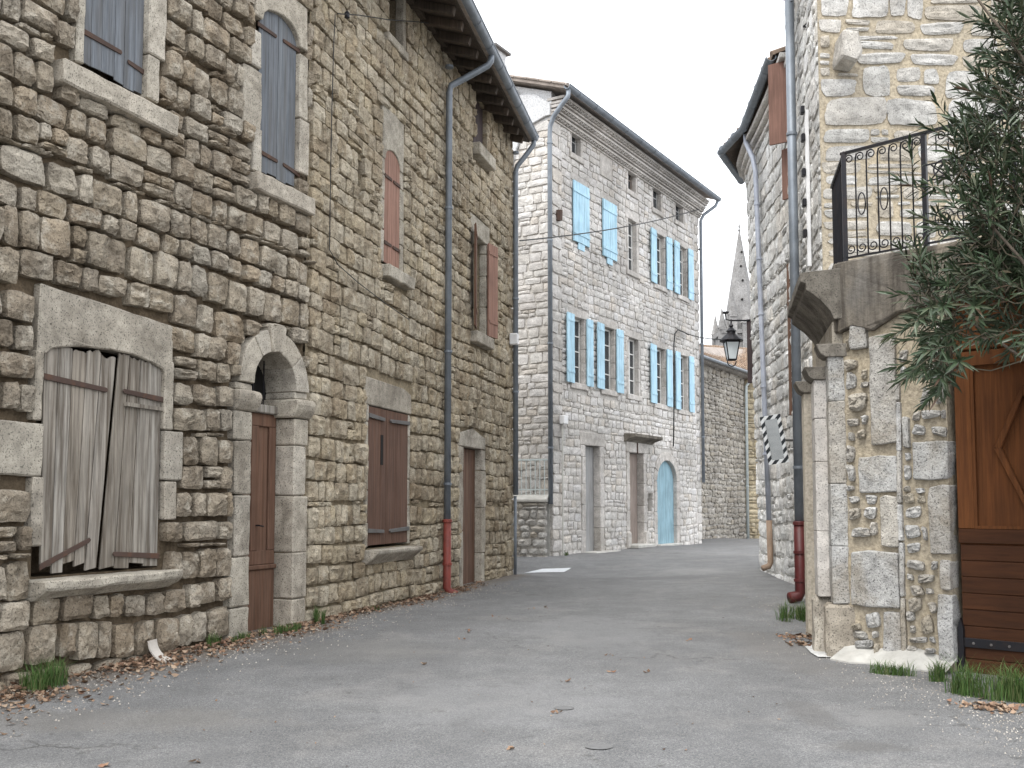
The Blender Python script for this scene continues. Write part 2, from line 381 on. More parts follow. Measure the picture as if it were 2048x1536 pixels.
# ------------------------------------------------------------------ masonry
def stone_variants(mat, n, count, bulge=.6, rough=.35, cj=.1, corner=.14, flat=True):
    out = []
    for c in range(count):
        off = Vector((random.random()*50, random.random()*50, random.random()*50))
        cor = [(random.uniform(-cj, cj*.25), random.uniform(-cj, cj*.25)) for _ in range(4)]
        vs = []; fs = []; m = n+1; tilt = (random.uniform(-.5, .5), random.uniform(-.35, .55))
        for j in range(m):
            for i in range(m):
                a, b = i/n, j/n; gx, gz = a*2-1, b*2-1
                dx = sum(wt*k for wt, k in zip(((1-a)*(1-b), a*(1-b), a*b, (1-a)*b), (-cor[0][0], cor[1][0], cor[2][0], -cor[3][0])))
                dz = sum(wt*k for wt, k in zip(((1-a)*(1-b), a*(1-b), a*b, (1-a)*b), (-cor[0][1], -cor[1][1], cor[2][1], cor[3][1])))
                k = 1-corner*(abs(gx)*abs(gz))**3
                x, z = gx*.5*k+dx, gz*.5*k+dz
                e = noise.noise(off+Vector((gx*1.6, gz*1.6, 0)))
                ed = max(abs(gx), abs(gz))
                if ed > .99:
                    y = -.42+rough*.45*e; x += .035*noise.noise(off+Vector((gx*2, gz*2, 9)))*(1 if abs(gx) > .99 else 0); z += .05*noise.noise(off+Vector((gx*2, gz*2, 5)))*(1 if abs(gz) > .99 else 0)
                else:
                    y = -(.72+bulge*.28*(1-ed**2.2))-rough*1.15*e-rough*.55*noise.noise(off+Vector((gx*4, gz*4, 3)))-.3*(tilt[0]*gx+tilt[1]*gz)
                    x += random.uniform(-.3, .3)/n; z += random.uniform(-.3, .3)/n; y -= random.uniform(-.12, .12)*rough*2
                vs.append((x, y, z))
        for j in range(n):
            for i in range(n):
                p = j*m+i
                fs.append((p, p+1, p+m+1, p+m))
        ring = [i for i in range(m)]+[j*m+n for j in range(1, m)]+[n*m+i for i in range(n-1, -1, -1)]+[j*m for j in range(n-1, 0, -1)]
        o = len(vs); vs += [(vs[i][0]*.97, 2.6, vs[i][2]*.97) for i in ring]; L = len(ring)
        fs += [(ring[k], o+k, o+(k+1) % L, ring[(k+1) % L]) for k in range(L)]
        me = bpy.data.meshes.new('stone'); me.from_pydata(vs, [], fs); me.materials.append(MATS[mat]); me.update()
        bm = bmesh.new(); bm.from_mesh(me); bmesh.ops.triangulate(bm, faces=bm.faces); bm.to_mesh(me); bm.free()
        me.polygons.foreach_set('use_smooth', [not flat]*len(me.polygons))
        out.append((me, [Vector(p) for p in vs], fs))
    return out

def cells(s0, s1, z0, z1, h, wd, blocks, gap=.015, chink=0, split=.12, wave=.02, hs=None):
    out = []; z = z0; ph = random.random()*100
    while z < z1-.04:
        hh = random.uniform(*h) if hs is None else hs(z)
        hh = min(hh, z1-z) if z1-z-hh > .08 else z1-z
        free = [(s0, s1)]
        for (a, b, c, d) in blocks:
            ov = min(d, z+hh)-max(c, z)
            if ov > .45*hh:
                nf = []
                for (p, q) in free:
                    if b <= p or a >= q: nf.append((p, q)); continue
                    if a-p > .05: nf.append((p, a))
                    if q-b > .05: nf.append((b, q))
                free = nf
        for (p, q) in free:
            s = p
            while s < q-.03:
                w_ = random.uniform(*wd)*(1 if random.random() > .2 else 1.4)
                if q-s-w_ < wd[0]*.6: w_ = q-s
                if w_ > wd[1]*1.7: w_ *= .5
                parts = [(s, s+w_, z, z+hh)]
                if random.random() < split and hh > .16:
                    k = random.uniform(.35, .65); parts = [(s, s+w_, z, z+hh*k), (s, s+w_, z+hh*k, z+hh)]
                    if random.random() < .5 and w_ > .24:
                        a = s+w_*random.uniform(.35, .65); parts = [(s, s+w_, z, z+hh*k), (s, a, z+hh*k, z+hh), (a, s+w_, z+hh*k, z+hh)]
                for (a, b, c, d) in parts:
                    for (e, f_, g, k_) in blocks:
                        if a < f_ and b > e and c < k_ and d > g:
                            best = max(((a, min(b, e), c, d), (max(a, f_), b, c, d), (a, b, c, min(d, g)), (a, b, max(c, k_), d)), key=lambda t: max(0, t[1]-t[0])*max(0, t[3]-t[2]))
                            a, b, c, d = best
                    if b-a > .05 and d-c > .04:
                        g = gap*random.uniform(.6, 1.5)
                        wv = wave*noise.noise(Vector(((a+b)*.5*.8, z*1.3, ph)))*2
                        out.append(((a+b)/2, (c+d)/2+wv, b-a-g, d-c-g, random.uniform(-1, 1)))
                s += w_
        z += hh
        if chink and random.random() < chink:
            t = random.uniform(.035, .065); s = s0
            while s < s1:
                w_ = random.uniform(.09, .28)
                if random.random() < .7 and not any(s < b and s+w_ > a and z < d and z+t > c for (a, b, c, d) in blocks):
                    out.append((s+w_/2, z+t/2+wave*noise.noise(Vector(((s+w_/2)*.8, z*1.3, ph)))*2, w_*.92, t*random.uniform(.6, .95), random.uniform(-1, 1)))
                s += w_
            z += t
    return out

def visible(p, mu=60):
    if p.y < .5: return False
    u = 1024+F*p.x/p.y; v = HZ-F*(p.z-EYE)/p.y
    return -mu < u < 2048+mu and -mu < v < 1536+mu

def lay(house, groups, variants, limit=300, rest_name='stone_rubble'):
    """groups: list of (face, cells, depth, y0, rot)."""
    O = Vector(house.location); allc = []
    for face, cs, dep, y0, rot in groups:
        for (s, z, w_, h_, q) in cs:
            p = face.w(s, 0, z); vis = visible(p)
            _, an = face.frame(s, 0, z); n = Vector((math.sin(an), -math.cos(an))); v = Vector((p.x, p.y)).normalized()
            facing = max(.02, -n.dot(v))
            score = w_*facing*h_/(p.length**2) if vis else 0
            allc.append((score, face, s, z, w_, h_, q, dep, y0, rot))
    allc.sort(key=lambda t: -t[0]); mb = MB()
    for i, (score, face, s, z, w_, h_, q, dep, y0, rot) in enumerate(allc):
        vi = variants[random.randrange(len(variants))]
        dd = dep*random.uniform(.75, 1.3); yy = y0+random.uniform(-.3, .3)*dep
        p, an = face.frame(s, yy, z)
        flip = -1 if random.random() < .0 else 1
        M = Matrix.Translation(p-O) @ Matrix.Rotation(an, 4, 'Z') @ Matrix.Rotation(q*rot, 4, 'Y') @ Matrix.Diagonal((w_*1.03*flip, dd, h_*1.03, 1))
        if i < limit and score > 0:
            o = bpy.data.objects.new('stone', vi[0]); COL.objects.link(o); o.parent = house; o.matrix_local = M
        else:
            mb.add([M @ k for k in vi[1]], vi[2], random.random()*.98+.01)
    if mb.v:
        o = mb.build(rest_name, variants[0][0].materials[0], house); o['kind'] = 'stuff'
    return allc

def wall_core(house, panels, mat, name='wall'):
    """panels: list of (face, s0, s1, z0, z1, openings[(s0,s1,z0,z1,depth)], y)"""
    mb = MB(); O = Vector(house.location)
    for face, s0, s1, z0, z1, ops, y in panels:
        ops = [(a-.02, b+.02, c-.01, d+.02, e) for (a, b, c, d, e) in ops]
        ss = sorted({s0, s1, *[o for q in ops for o in q[:2]], *face.brk(s0, s1)}); zs = sorted({z0, z1, *[o for q in ops for o in q[2:4]]})
        W = lambda s, yy, z: face.w(s, yy, z)-O
        for a, b in zip(ss, ss[1:]):
            for c, d in zip(zs, zs[1:]):
                m, k = (a+b)/2, (c+d)/2
                if a < s0 or b > s1 or any(q[0] < m < q[1] and q[2] < k < q[3] for q in ops): continue
                mb.add([W(a, y, c), W(b, y, c), W(b, y, d), W(a, y, d)], [(0, 1, 2, 3)])
        for (a, b, c, d, dep) in ops:
            e = y+dep
            mb.add([W(a, y, c), W(b, y, c), W(b, y, d), W(a, y, d), W(a, e, c), W(b, e, c), W(b, e, d), W(a, e, d)],
                   [(0, 4, 5, 1), (1, 5, 6, 2), (2, 6, 7, 3), (3, 7, 4, 0), (4, 7, 6, 5)])
    return mb.build(name, mat, house)

def block(house, face, s0, s1, z0, z1, proud=.02, depth=.1, mat='dressed_buff', name='dressed_stone', bevel=.012, rough=0, worn=.009):
    return MB().box(s0, s1, -proud, depth, z0, z1).build(name, mat, house, face, bevel=bevel, worn=worn)
def arc(s0, s1, zs, rise, n=8):
    """points of an arch from (s0,zs) up by rise and down to (s1,zs)"""
    c = (s0+s1)/2; hw = (s1-s0)/2
    return [(c-hw*math.cos(math.pi*i/n), zs+rise*math.sin(math.pi*i/n)) for i in range(n+1)]
def jambs(house, face, s0, s1, z0, z1, wd, mat, proud=.02, depth=.3, hmin=.3, hmax=.6, side='both'):
    for k in ((-1, 1) if side == 'both' else ((-1,) if side == 'l' else (1,))):
        z = z0
        while z < z1-.02:
            h = min(random.uniform(hmin, hmax), z1-z)
            if z1-z-h < .12: h = z1-z
            ww = wd*random.uniform(.8, 1.25)
            a, b = (s0-ww, s0) if k < 0 else (s1, s1+ww)
            block(house, face, a, b, z+.003, z+h-.004, proud*random.uniform(.7, 1.3), depth, mat, 'jamb_stone')
            z += h
def planks(part, face, s0, s1, z0, z1, y, t, n, mat, name='plank', top=None, jag=0, gap=.004, jb=None, bev=.002):
    e = [s0+(s1-s0)*(i+(random.uniform(-.12, .12) if 0 < i < n else 0))/n for i in range(n+1)]
    for a, b in zip(e, e[1:]):
        zt0, zt1 = (top(a), top(b)) if top else (z1, z1)
        if jag: zt0 -= random.uniform(0, jag); zt1 -= random.uniform(0, jag)
        zb0 = z0+(random.uniform(0, jb) if jb else 0)
        pl = [(a+gap/2, zb0), (b-gap/2, zb0+(random.uniform(-.3, .3)*jb if jb else 0))]
        if top or jag:
            m = 3; pr = []
            for i in range(m+1):
                q = b-gap/2+(a-b+gap)*i/m; zz = top(q) if top else z1
                pr.append((q, zz-(random.uniform(0, jag) if jag else 0)))
            pl += pr
        else: pl += [(b-gap/2, z1), (a+gap/2, z1)]
        dy = random.uniform(-.0015, .0015)
        MB().prism(pl, y+dy, y+t+dy).build(name, mat, part, face, bevel=bev)
def strap(part, face, p0, p1, y, hgt=.045, t=.012, mat='rusty_iron', name='hinge_strap'):
    (a, za), (b, zb) = p0, p1
    MB().prism([(a, za-hgt/2), (b, zb-hgt/2*.8), (b+(b-a)*.03, (zb)), (b, zb+hgt/2*.8), (a, za+hgt/2)] if b > a else
               [(b, zb-hgt/2*.8), (a, za-hgt/2), (a, za+hgt/2), (b, zb+hgt/2*.8), (b+(b-a)*.03, zb)], y-t, y).build(name, mat, part, face, bevel=.003)
def shutter(house, face, s0, s1, z0, z1, y, mat, n=3, t=.03, label=None, top=None, jag=0, jb=None, name='shutter'):
    back = MB()
    zt = (lambda q: min(top(q)-.03, z1-.03)) if top else (lambda q: z1-.06-jag)
    back.prism([(s0+.012, z0+.05), (s1-.012, z0+.05), (s1-.012, zt(s1-.012)), ((s0+s1)/2, zt((s0+s1)/2)), (s0+.012, zt(s0+.012))], y+t*.45, y+t*.9)
    o = back.build(name, mat, house, face)
    if label: o['label'] = label
    planks(o, face, s0, s1, z0, z1, y, t*.44, n, mat, top=top, jag=jag, jb=jb)
    return o
def open_leaf(house, face, s, z0, z1, wd, ang, mat, hinge=1, n=3, t=.035, y=-.03, label=None):
    """a leaf hinged at s; ang measured from lying flat on the wall (0) to sticking straight out (90). hinge=-1: lies to the left"""
    a, b = (0, wd) if hinge > 0 else (-wd, 0)
    M = Matrix.Translation((s, y, 0)) @ Matrix.Rotation(-R(ang)*hinge, 4, 'Z')
    o = MB().box(a+.008, b-.008, -t*.4, 0, z0+.02, z1-.02).xf(M).build('shutter', mat, house, face)
    if label: o['label'] = label
    for i in range(n):
        c, d = a+(b-a)*i/n, a+(b-a)*(i+1)/n
        MB().box(c+.002, d-.002, -t, -t*.42, z0, z1).xf(M).build('plank', mat, o, face, bevel=.003)
    for zz in (z0+.16*(z1-z0), z1-.1*(z1-z0)):
        MB().box(a+.01, b-.01, -t-.012, -t-.001, zz-.03, zz+.03).xf(M).build('batten', mat, o, face, bevel=.003)
    return o
def casement(house, face, s0, s1, z0, z1, y, mat='white_frame', rows=3, leaves=2, fw=.05):
    mb = MB(); e = .004
    mb.box(s0+e, s0+fw, y, y+.05, z0+e, z1-e); mb.box(s1-fw, s1-e, y, y+.05, z0+e, z1-e)
    mb.box(s0+fw, s1-fw, y+.002, y+.048, z0+e, z0+fw); mb.box(s0+fw, s1-fw, y+.002, y+.048, z1-fw, z1-e)
    o = mb.build('window', mat, house, face)
    a, b = s0+fw, s1-fw; xs = [a+(b-a)*i/leaves for i in range(leaves+1)]; zz = [z0+fw+(z1-z0-2*fw)*i/rows for i in range(rows+1)]
    for k in range(1, leaves): MB().box(xs[k]-.03, xs[k]+.03, y+.004, y+.046, z0+fw, z1-fw).build('mullion', mat, o, face)
    for k in range(1, rows): MB().box(a, b, y+.006, y+.044, zz[k]-.014, zz[k]+.014).build('glazing_bar', mat, o, face)
    for i in range(leaves):
        for j in range(rows):
            MB().box(xs[i]+.004, xs[i+1]-.004, y+.022, y+.028, zz[j]+.004, zz[j+1]-.004).build('pane', 'window_glass', o, face)
    return o
def pipe(house, pts, rad, mat, name='downpipe', collars=(), cmat=None, n=12):
    """pts in world"""
    O = Vector(house.location); q = [Vector(p)-O for p in pts]
    o = MB().tube(q, rad, n).build(name, mat, house, smooth=True)
    for (p, k) in collars:
        p = Vector(p)-O
        MB().lathe([(rad+.004, -.02), (rad+.013, -.018), (rad+.013, .018), (rad+.004, .02)], 12, p).build('collar', cmat or mat, o)
    return o

# ------------------------------------------------------------------ layout anchors
A0 = at_y(607, 1248, 11.44)                                  # seam between the two left houses, at the ground
f1 = Face((A0.x, A0.y), hdir(1865)); f2 = Face((A0.x, A0.y), hdir(1590))
CM = at_y(1105, 1112, 23.5); fm = Face((CM.x, CM.y), hdir(2250))
nd_ = Vector((fm.d.y, -fm.d.x)); fms = Face(Vector((CM.x, CM.y))-nd_*6, nd_)
S2 = f2.px(1021, 800)[0]; SM = fm.px(1400, 800)[0]
H1END = f1.px(0, 1385)
def face_ground(f, u, v): s, z = f.px(u, v); q = f.xy(s); return (q.x, q.y, z)
ANCH = [tuple(A0), face_ground(f1, 0, 1385), face_ground(f1, 465, 1275), face_ground(f2, 870, 1190), face_ground(f2, 945, 1165), face_ground(f2, 1020, 1156),
        tuple(CM), face_ground(fm, 1250, 1098), face_ground(fm, 1400, 1090), tuple(at_y(1488, 1080, 37.8)), tuple(at_y(1420, 1076, 34.5)),
        tuple(at_y(1520, 1141, 19.5)), tuple(at_y(1597, 1200, 14.0)), tuple(at_y(1690, 1318, 9.2)), tuple(at_y(1912, 1345, 8.5)), tuple(at_y(1000, 1111, 23.4))]
def plane(y): return .014*max(-20, min(y, 30))
def zg(x, y):
    num = den = 0.0
    for (a, b, c) in ANCH:
        q = math.exp(-((x-a)**2+(y-b)**2)/(2*1.7**2)); num += q*(c-plane(b)); den += q
    return plane(y)+num/(den+.25)

# ------------------------------------------------------------------ ground
def ground():
    def axis(lo, hi, flo, fhi, fine):
        a = []; q = flo
        while q <= fhi: a.append(q); q += fine
        st = fine; q = fhi
        while q < hi: st *= 1.5; q += st; a.append(min(q, hi))
        st = fine; q = flo
        while q > lo: st *= 1.5; q -= st; a.append(max(q, lo))
        return sorted(set(a))
    xs = axis(-600, 600, -6, 9, .25); ys = axis(-300, 900, 1, 40, .25); mb = MB(); nx = len(xs)
    for y in ys:
        for x in xs:
            near = 1 if -7 < x < 10 and 0 < y < 41 else 0
            mb.v.append(Vector((x, y, zg(x, y)+near*.012*noise.noise(Vector((x*.9, y*.9, 0))))))
    mb.f = [(j*nx+i, j*nx+i+1, (j+1)*nx+i+1, (j+1)*nx+i) for j in range(len(ys)-1) for i in range(nx-1)]; mb.r = [0]*len(mb.f)
    o = mb.build('road', 'asphalt', smooth=True); o['kind'] = 'structure'
ground()
def gz(x, y): return zg(x, y)+.012*noise.noise(Vector((x*.9, y*.9, 0)))

# ------------------------------------------------------------------ arch helpers
def arch_blocks(c, hw, zs, rise, n=5):
    out = []
    for i in range(n):
        t0, t1 = i/n, (i+1)/n; ww = hw*math.sqrt(max(0, 1-((t0+t1)/2)**2)); out.append((c-ww, c+ww, zs+rise*t0, zs+rise*t1))
    return out
def voussoirs(house, face, c, hw, zs, rise, thick, cuts, mat, proud=.03, depth=.3, key=None, sub=4):
    cuts = [R(a) for a in cuts]
    for k, (a, b) in enumerate(zip(cuts, cuts[1:])):
        g = .006; a2, b2 = a-g, b+g; ex = .06 if key == k else 0
        inner = [(c+hw*math.cos(a2+(b2-a2)*i/sub), zs+rise*math.sin(a2+(b2-a2)*i/sub)) for i in range(sub+1)]
        outer = [(c+(hw+thick+ex)*math.cos(a2+(b2-a2)*i/sub), zs+(rise+thick+ex)*math.sin(a2+(b2-a2)*i/sub)) for i in range(sub+1)]
        MB().prism(inner+outer[::-1], -proud-(.03 if key == k else random.uniform(0, .006)), depth).build('voussoir', mat, house, face, bevel=.008, worn=.007)
def lintel_arch(house, face, s0, s1, zs, rise, zt, side=.16, mat='dressed_buff', proud=.02, depth=.15, zt2=None, name='lintel'):
    pts = [(s0-side, zs), (s0, zs)]+arc(s0, s1, zs, rise, 8)[1:-1]+[(s1, zs), (s1+side, zs), (s1+side*.9, zt2 if zt2 else zt), (s0-side*.9, zt)]
    return MB().prism(pts, -proud, depth).build(name, mat, house, face, bevel=.01, worn=.010)
def top_arch(s0, s1, zs, rise):
    c, hw = (s0+s1)/2, (s1-s0)/2
    return lambda q: zs+rise*math.sqrt(max(0, 1-min(1, ((q-c)/hw)**2)))

# ================================================================== HOUSE 1: umber rubble house, nearest on the left
H1 = thing('rubble_stone_house', 'brown dry-looking rubble stone house at the left edge with broken grey shutters', 'house', (A0.x, A0.y, 0), 'old stone houses along the street')
S1L = -8.6; T1 = 9.6
blk = []; ops1 = []
# lower window with the broken shutters
a, b, c, d = f1.rect(84, 326, 697, 1142); W3 = (a, b, c, d); ops1.append((a, b, c, d, .4)); blk.append((a, b, c, d))
rl = f1.rect(66, 338, 606, 697); lintel_arch(H1, f1, a, b, d-.13, .13, f1.px(80, 566)[1], f1.px(84, 700)[0]-f1.px(66, 700)[0], proud=.015, zt2=f1.px(338, 652)[1]); blk.append((rl[0], rl[1], d-.13, f1.px(200, 600)[1]))
sl = f1.rect(54, 332, 1150, 1188); blk.append(sl)
MB().extrude_path([(-.20, sl[3]-.07), (-.20, sl[3]), (.2, sl[3]), (.2, sl[2]), (-.03, sl[2])], sl[0], sl[1]).build('window_sill', 'dressed_buff', H1, f1, bevel=.014, worn=.014)
for (u0, u1, v0, v1) in ((66, 84, 700, 842), (-6, 84, 842, 952), (60, 84, 952, 1094), (326, 362, 862, 962), (326, 344, 722, 862), (326, 350, 962, 1040)):
    q = f1.rect(u0, u1, v0, v1); block(H1, f1, q[0], q[1]-(.004 if u1 == 84 else 0), q[2]+.005, q[3]-.005, .025, .2, name='jamb_stone'); blk.append(q)
def slant_leaf(tl, tr, bl, br, n, y, lab, notch):
    (zt, zb) = (f1.px(205, 700)[1], f1.px(205, 1140)[1])
    g = lambda u, v: f1.px(u, v)[0]
    base = MB().box(g(tl+12, 760), g(tr-10, 760), y+.022, y+.04, zt-.42, zt-.32).build('shutter', 'wood_silver', H1, f1); base['label'] = lab
    for i in range(n):
        e = .05 if i else 0
        t0, t1 = i/n, (i+1)/n
        x0t, x1t = g(tl+(tr-tl)*t0, 700), g(tl+(tr-tl)*t1, 700); x0b, x1b = g(bl+(br-bl)*t0, 1140), g(bl+(br-bl)*t1, 1140)
        zb_ = zb+random.uniform(.0, .05)+(notch if i == n//2 else 0); zt_ = zt-random.uniform(0, .05)+.02*(i < n-1)
        pl = [(x0b+.003, zb_), (x1b-.003, zb_+random.uniform(-.02, .03))]; m = 5
        for k in range(m+1):
            q = k/m; pl.append((x1t-.003+(x0t-x1t+.006)*q, zt_-random.uniform(0, .035)))
        MB().prism(pl, y+random.uniform(-.006, .006), y+.02).build('plank', 'wood_silver', base, f1, bevel=.003)
    return base
L = slant_leaf(92, 236, 84, 196, 5, .02, 'weathered grey left leaf, sagging from its hinge', .02)
g = lambda u, v: f1.px(u, v)
strap(L, f1, g(88, 752), g(214, 780), .012, .05); strap(L, f1, g(80, 1135), g(180, 1080), .012, .05)
Rr = slant_leaf(242, 328, 202, 318, 4, .015, 'weathered grey right leaf with ragged top', .0)
strap(Rr, f1, g(328, 800), g(248, 782), .006, .05); strap(Rr, f1, g(318, 1112), g(228, 1108), .006, .05)
MB().prism([g(250, 812), g(322, 822), g(322, 815), g(250, 804)], -.02, .012).build('batten', 'wood_silver', Rr, f1)
# upper left window
z0 = f1.px(230, 166)[1]; a = f1.px(167, 60)[0]; b = f1.px(294, 60)[0]; W1 = (a, b, z0, z0+1.75); ops1.append((*W1, .4)); blk.append(W1)
m_ = f1.px(255, 100)[0]
q = shutter(H1, f1, a, m_-.006, z0+.03, z0+1.74, .03, 'wood_blue_grey', 4, jb=.03); strap(q, f1, g(172, 62), g(246, 104), .028, .05)
q = shutter(H1, f1, m_+.006, b, z0+.02, z0+1.74, .04, 'wood_blue_grey', 2, jb=.03); strap(q, f1, g(300, 148), g(262, 122), .038, .05)
sl = f1.rect(102, 338, 177, 222); blk.append(sl); MB().box(sl[0], sl[1], -.13, .2, sl[2], sl[3]).build('window_sill', 'dressed_buff', H1, f1, bevel=.015, worn=.012)
for (u0, u1, zz0, zz1) in ((150, 167, 0, .62), (146, 167, .62, 1.2), (152, 167, 1.2, 1.75), (294, 330, .42, 1.1), (294, 318, .0, .42), (294, 322, 1.1, 1.75)):
    q = (f1.px(u0, 60)[0], f1.px(u1, 60)[0], z0+zz0, z0+zz1); block(H1, f1, q[0]+(.004 if u0 == 294 else 0), q[1]-(.004 if u1 == 167 else 0), q[2]+.005, q[3]-.005, .025, .2, name='jamb_stone'); blk.append(q)
q = (a-.15, b+.15, z0+1.755, z0+2.1); block(H1, f1, *q, .02, .2, name='lintel'); blk.append(q)
# arched upper window
a, b, c, d = f1.rect(521, 597, 26, 362); W2 = (a, b, c, d); ops1.append((*W2, .4)); blk.append(W2)
zs = d-.22; ta = top_arch(a, b, zs, .21); m_ = (a+b)/2
q = shutter(H1, f1, a+.004, m_-.004, c+.02, d, .03, 'wood_blue_grey', 2, top=ta, jb=.02, label='arched grey left leaf'); strap(q, f1, g(519, 46), g(556, 72), .028, .05); strap(q, f1, g(519, 300), g(558, 322), .028, .05)
q = shutter(H1, f1, m_+.004, b-.004, c+.02, d, .035, 'wood_blue_grey', 2, top=ta, jb=.02, label='arched grey right leaf'); strap(q, f1, g(604, 102), g(571, 80), .033, .05); strap(q, f1, g(603, 350), g(571, 328), .033, .05)
lintel_arch(H1, f1, a, b, zs, .21, d+.28, .14); blk.append((a-.14, b+.14, zs, d+.28))
sl = f1.rect(496, 613, 372, 408); blk.append(sl); MB().box(sl[0], sl[1], -.13, .2, sl[2], sl[3]).build('window_sill', 'dressed_buff', H1, f1, bevel=.015, worn=.012)
for (u0, u1, v0, v1) in ((500, 521, 60, 135), (484, 521, 135, 255), (503, 521, 255, 345), (597, 614, 110, 240), (597, 616, 240, 350)):
    q = f1.rect(u0, u1, v0, v1); block(H1, f1, q[0]+(.004 if u0 == 597 else 0), q[1]-(.004 if u1 == 521 else 0), q[2]+.005, min(q[3], zs)-.005, .02, .2, name='jamb_stone'); blk.append(q)
# arched doorway
a, b, c, d = f1.rect(497, 583, 704, 1262); c -= .12; D1 = (a, b, c, d); ops1.append((*D1, .75)); blk.append(D1)
zs = f1.px(540, 775)[1]; cx, hw = (a+b)/2, (b-a)/2
wl, wr = a-f1.px(463, 1000)[0], f1.px(607, 1000)[0]-b
voussoirs(H1, f1, cx, hw, zs, d-zs, .24, [180, 128, 104, 78, 40, 0], 'dressed_buff', .05, .42, key=2)
blk += arch_blocks(cx, hw+.24, zs, d-zs+.26)
ti = f1.px(540, 812)[1]
for (p, q) in ((a-wl-.03, a+.06), (b-.06, b+wr+.05)):
    MB().extrude_path([(-.10, ti-.02), (-.12, ti+.06), (-.10, ti+.11), (.42, ti+.11), (.42, ti-.09), (-.04, ti-.09)], p, q).build('impost_stone', 'dressed_buff', H1, f1, bevel=.016, worn=.009)
for side, ww in ((-1, wl), (1, wr)):
    zz = c
    for hgt in (.42, .5, .62, .55, .9):
        z2 = min(zz+hgt, ti-.095)
        p, q = (a-ww*random.uniform(.92, 1.15), a) if side < 0 else (b, b+ww*random.uniform(.92, 1.15))
        block(H1, f1, p, q, zz+.004, z2-.004, .035, .42, name='jamb_stone', bevel=.015); zz = z2
        if zz >= ti-.1: break
    p, q = (a-ww, a) if side < 0 else (b, b+ww)
    block(H1, f1, p, q, ti+.114, zs-.004, .035, .42, name='jamb_stone', bevel=.015)
blk += [(a-wl-.02, a, c, zs), (b, b+wr+.03, c, zs)]
y = .20
dr = MB().box(a+.01, b-.01, y+.03, y+.08, c+.02, ti-.06).build('door', 'paint_maroon', H1, f1); dr['label'] = 'faded maroon panelled door leaf'
for (p, q, z_, zz) in ((a+.01, b-.01, c+.02, c+.75), (a+.01, b-.01, c+.80, c+.95), (a+.01, a+.16, c+.95, ti-.2), (b-.13, b-.01, c+.95, ti-.2), (cx-.06, cx+.06, c+.95, ti-.2), (a+.01, b-.01, ti-.2, ti-.06)):
    MB().box(p, q, y, y+.031, z_, zz).build('door_panel', 'paint_maroon', dr, f1, bevel=.008)
MB().box(a+.01, b-.01, y-.03, y+.03, c+.752, c+.80).build('door_moulding', 'paint_maroon', dr, f1, bevel=.01)
MB().tube([(cx+.02, y-.005, c+1.22), (cx+.02, y-.05, c+1.22), (cx+.09, y-.05, c+1.21)], .009, 6).build('door_handle', 'iron_black', dr, f1)
MB().box(a+.01, b-.01, y-.05, y+.1, ti-.06, ti+.03).build('transom', 'wood_silver', dr, f1, bevel=.01)
MB().box(a-.015, b+.015, y+.16, y+.2, ti-.06, d+.015).build('lunette_shade', 'opening_shade', dr, f1)  # dark panel added to paint the unlit depth behind the lunette
for k in range(1, 4): MB().tube([(a+(b-a)*k/4, y+.05, ti+.02), (a+(b-a)*k/4, y+.05, d-.02)], .008, 6).build('transom_bar', 'iron_black', dr, f1)
MB().box(a-wl*.2, b+wr*.2, -.04, .44, c-.2, c+.02).build('threshold', 'dressed_buff', H1, f1, bevel=.01)
# masonry
cs = []
def course_h1(z):
    return random.uniform(.20, .32) if z < 3.6 else random.uniform(.18, .28)
cs = cells(S1L, -.02, -.25, T1, None, (.15, .37), blk, .02, chink=.22, split=.06, wave=.035, hs=course_h1)
v1 = stone_variants('stone_umber', 6, 40, .7, .36, .10, .08)
lay(H1, [(f1, cs, .066, .0, .05)], v1)
wall_core(H1, [(f1, S1L, 0, -.4, T1, ops1, .058)], 'mortar_earth')
mb = MB(); mb.box(S1L, -.002, .85, 6.5, -.4, T1-.02); mb.box(S1L, S1L+.05, .05, .85, -.4, T1-.02); mb.build('inner_wall', 'mortar_earth', H1, f1)
mb = MB(); mb.prism([(S1L-.2, 0), (0, 0), (0, .12), (S1L-.2, .12)], -.45, 6.6).xf(Matrix.Translation((0, 0, T1)) @ Matrix.Rotation(R(12), 4, 'X')).build('roof', 'tile_clay', H1, f1)

# ================================================================== HOUSE 2: buff house with the zinc gutter
H2 = thing('buff_stone_house', 'buff stone house in the left row with zinc gutter, rose shutters and red-footed downpipe', 'house', (A0.x, A0.y, 0), 'old stone houses along the street')
T2 = 8.72; blk = []; ops2 = []; g2 = lambda u, v: f2.px(u, v)
# rose arched shutter
a, b, c, d = f2.rect(768, 799, 301, 534); zs = d-.2; ta = top_arch(a, b, zs, .19); ops2.append((a, b, c, d, .35)); blk.append((a, b, c, d))
m_ = (a+b)/2
for p, q, lb in ((a+.003, m_-.002, 'rose left leaf of arched window'), (m_+.002, b-.003, 'rose right leaf of arched window')):
    sh = shutter(H2, f2, p, q, c+.01, d, .0, 'paint_rose', 2, top=ta, label=lb)
    for zz in (c+.28, d-.42):
        strap(sh, f2, (p, zz) if p < m_-.01 else (q, zz), (q-.03, zz-.0) if p < m_-.01 else (p+.03, zz), -.002, .05, .014)
lintel_arch(H2, f2, a, b, zs, .19, f2.px(784, 226)[1], .1); blk.append((a-.1, b+.1, zs, f2.px(784, 226)[1]))
sl = f2.rect(760, 812, 543, 567); blk.append(sl); MB().box(sl[0], sl[1], -.14, .2, sl[2], sl[3]).build('window_sill', 'dressed_buff', H2, f2, bevel=.012, worn=.010)
jambs(H2, f2, a-.003, b+.003, c, zs, .13, 'dressed_buff', .012, .2); blk += [(a-.13, a, c, zs), (b, b+.13, c, zs)]
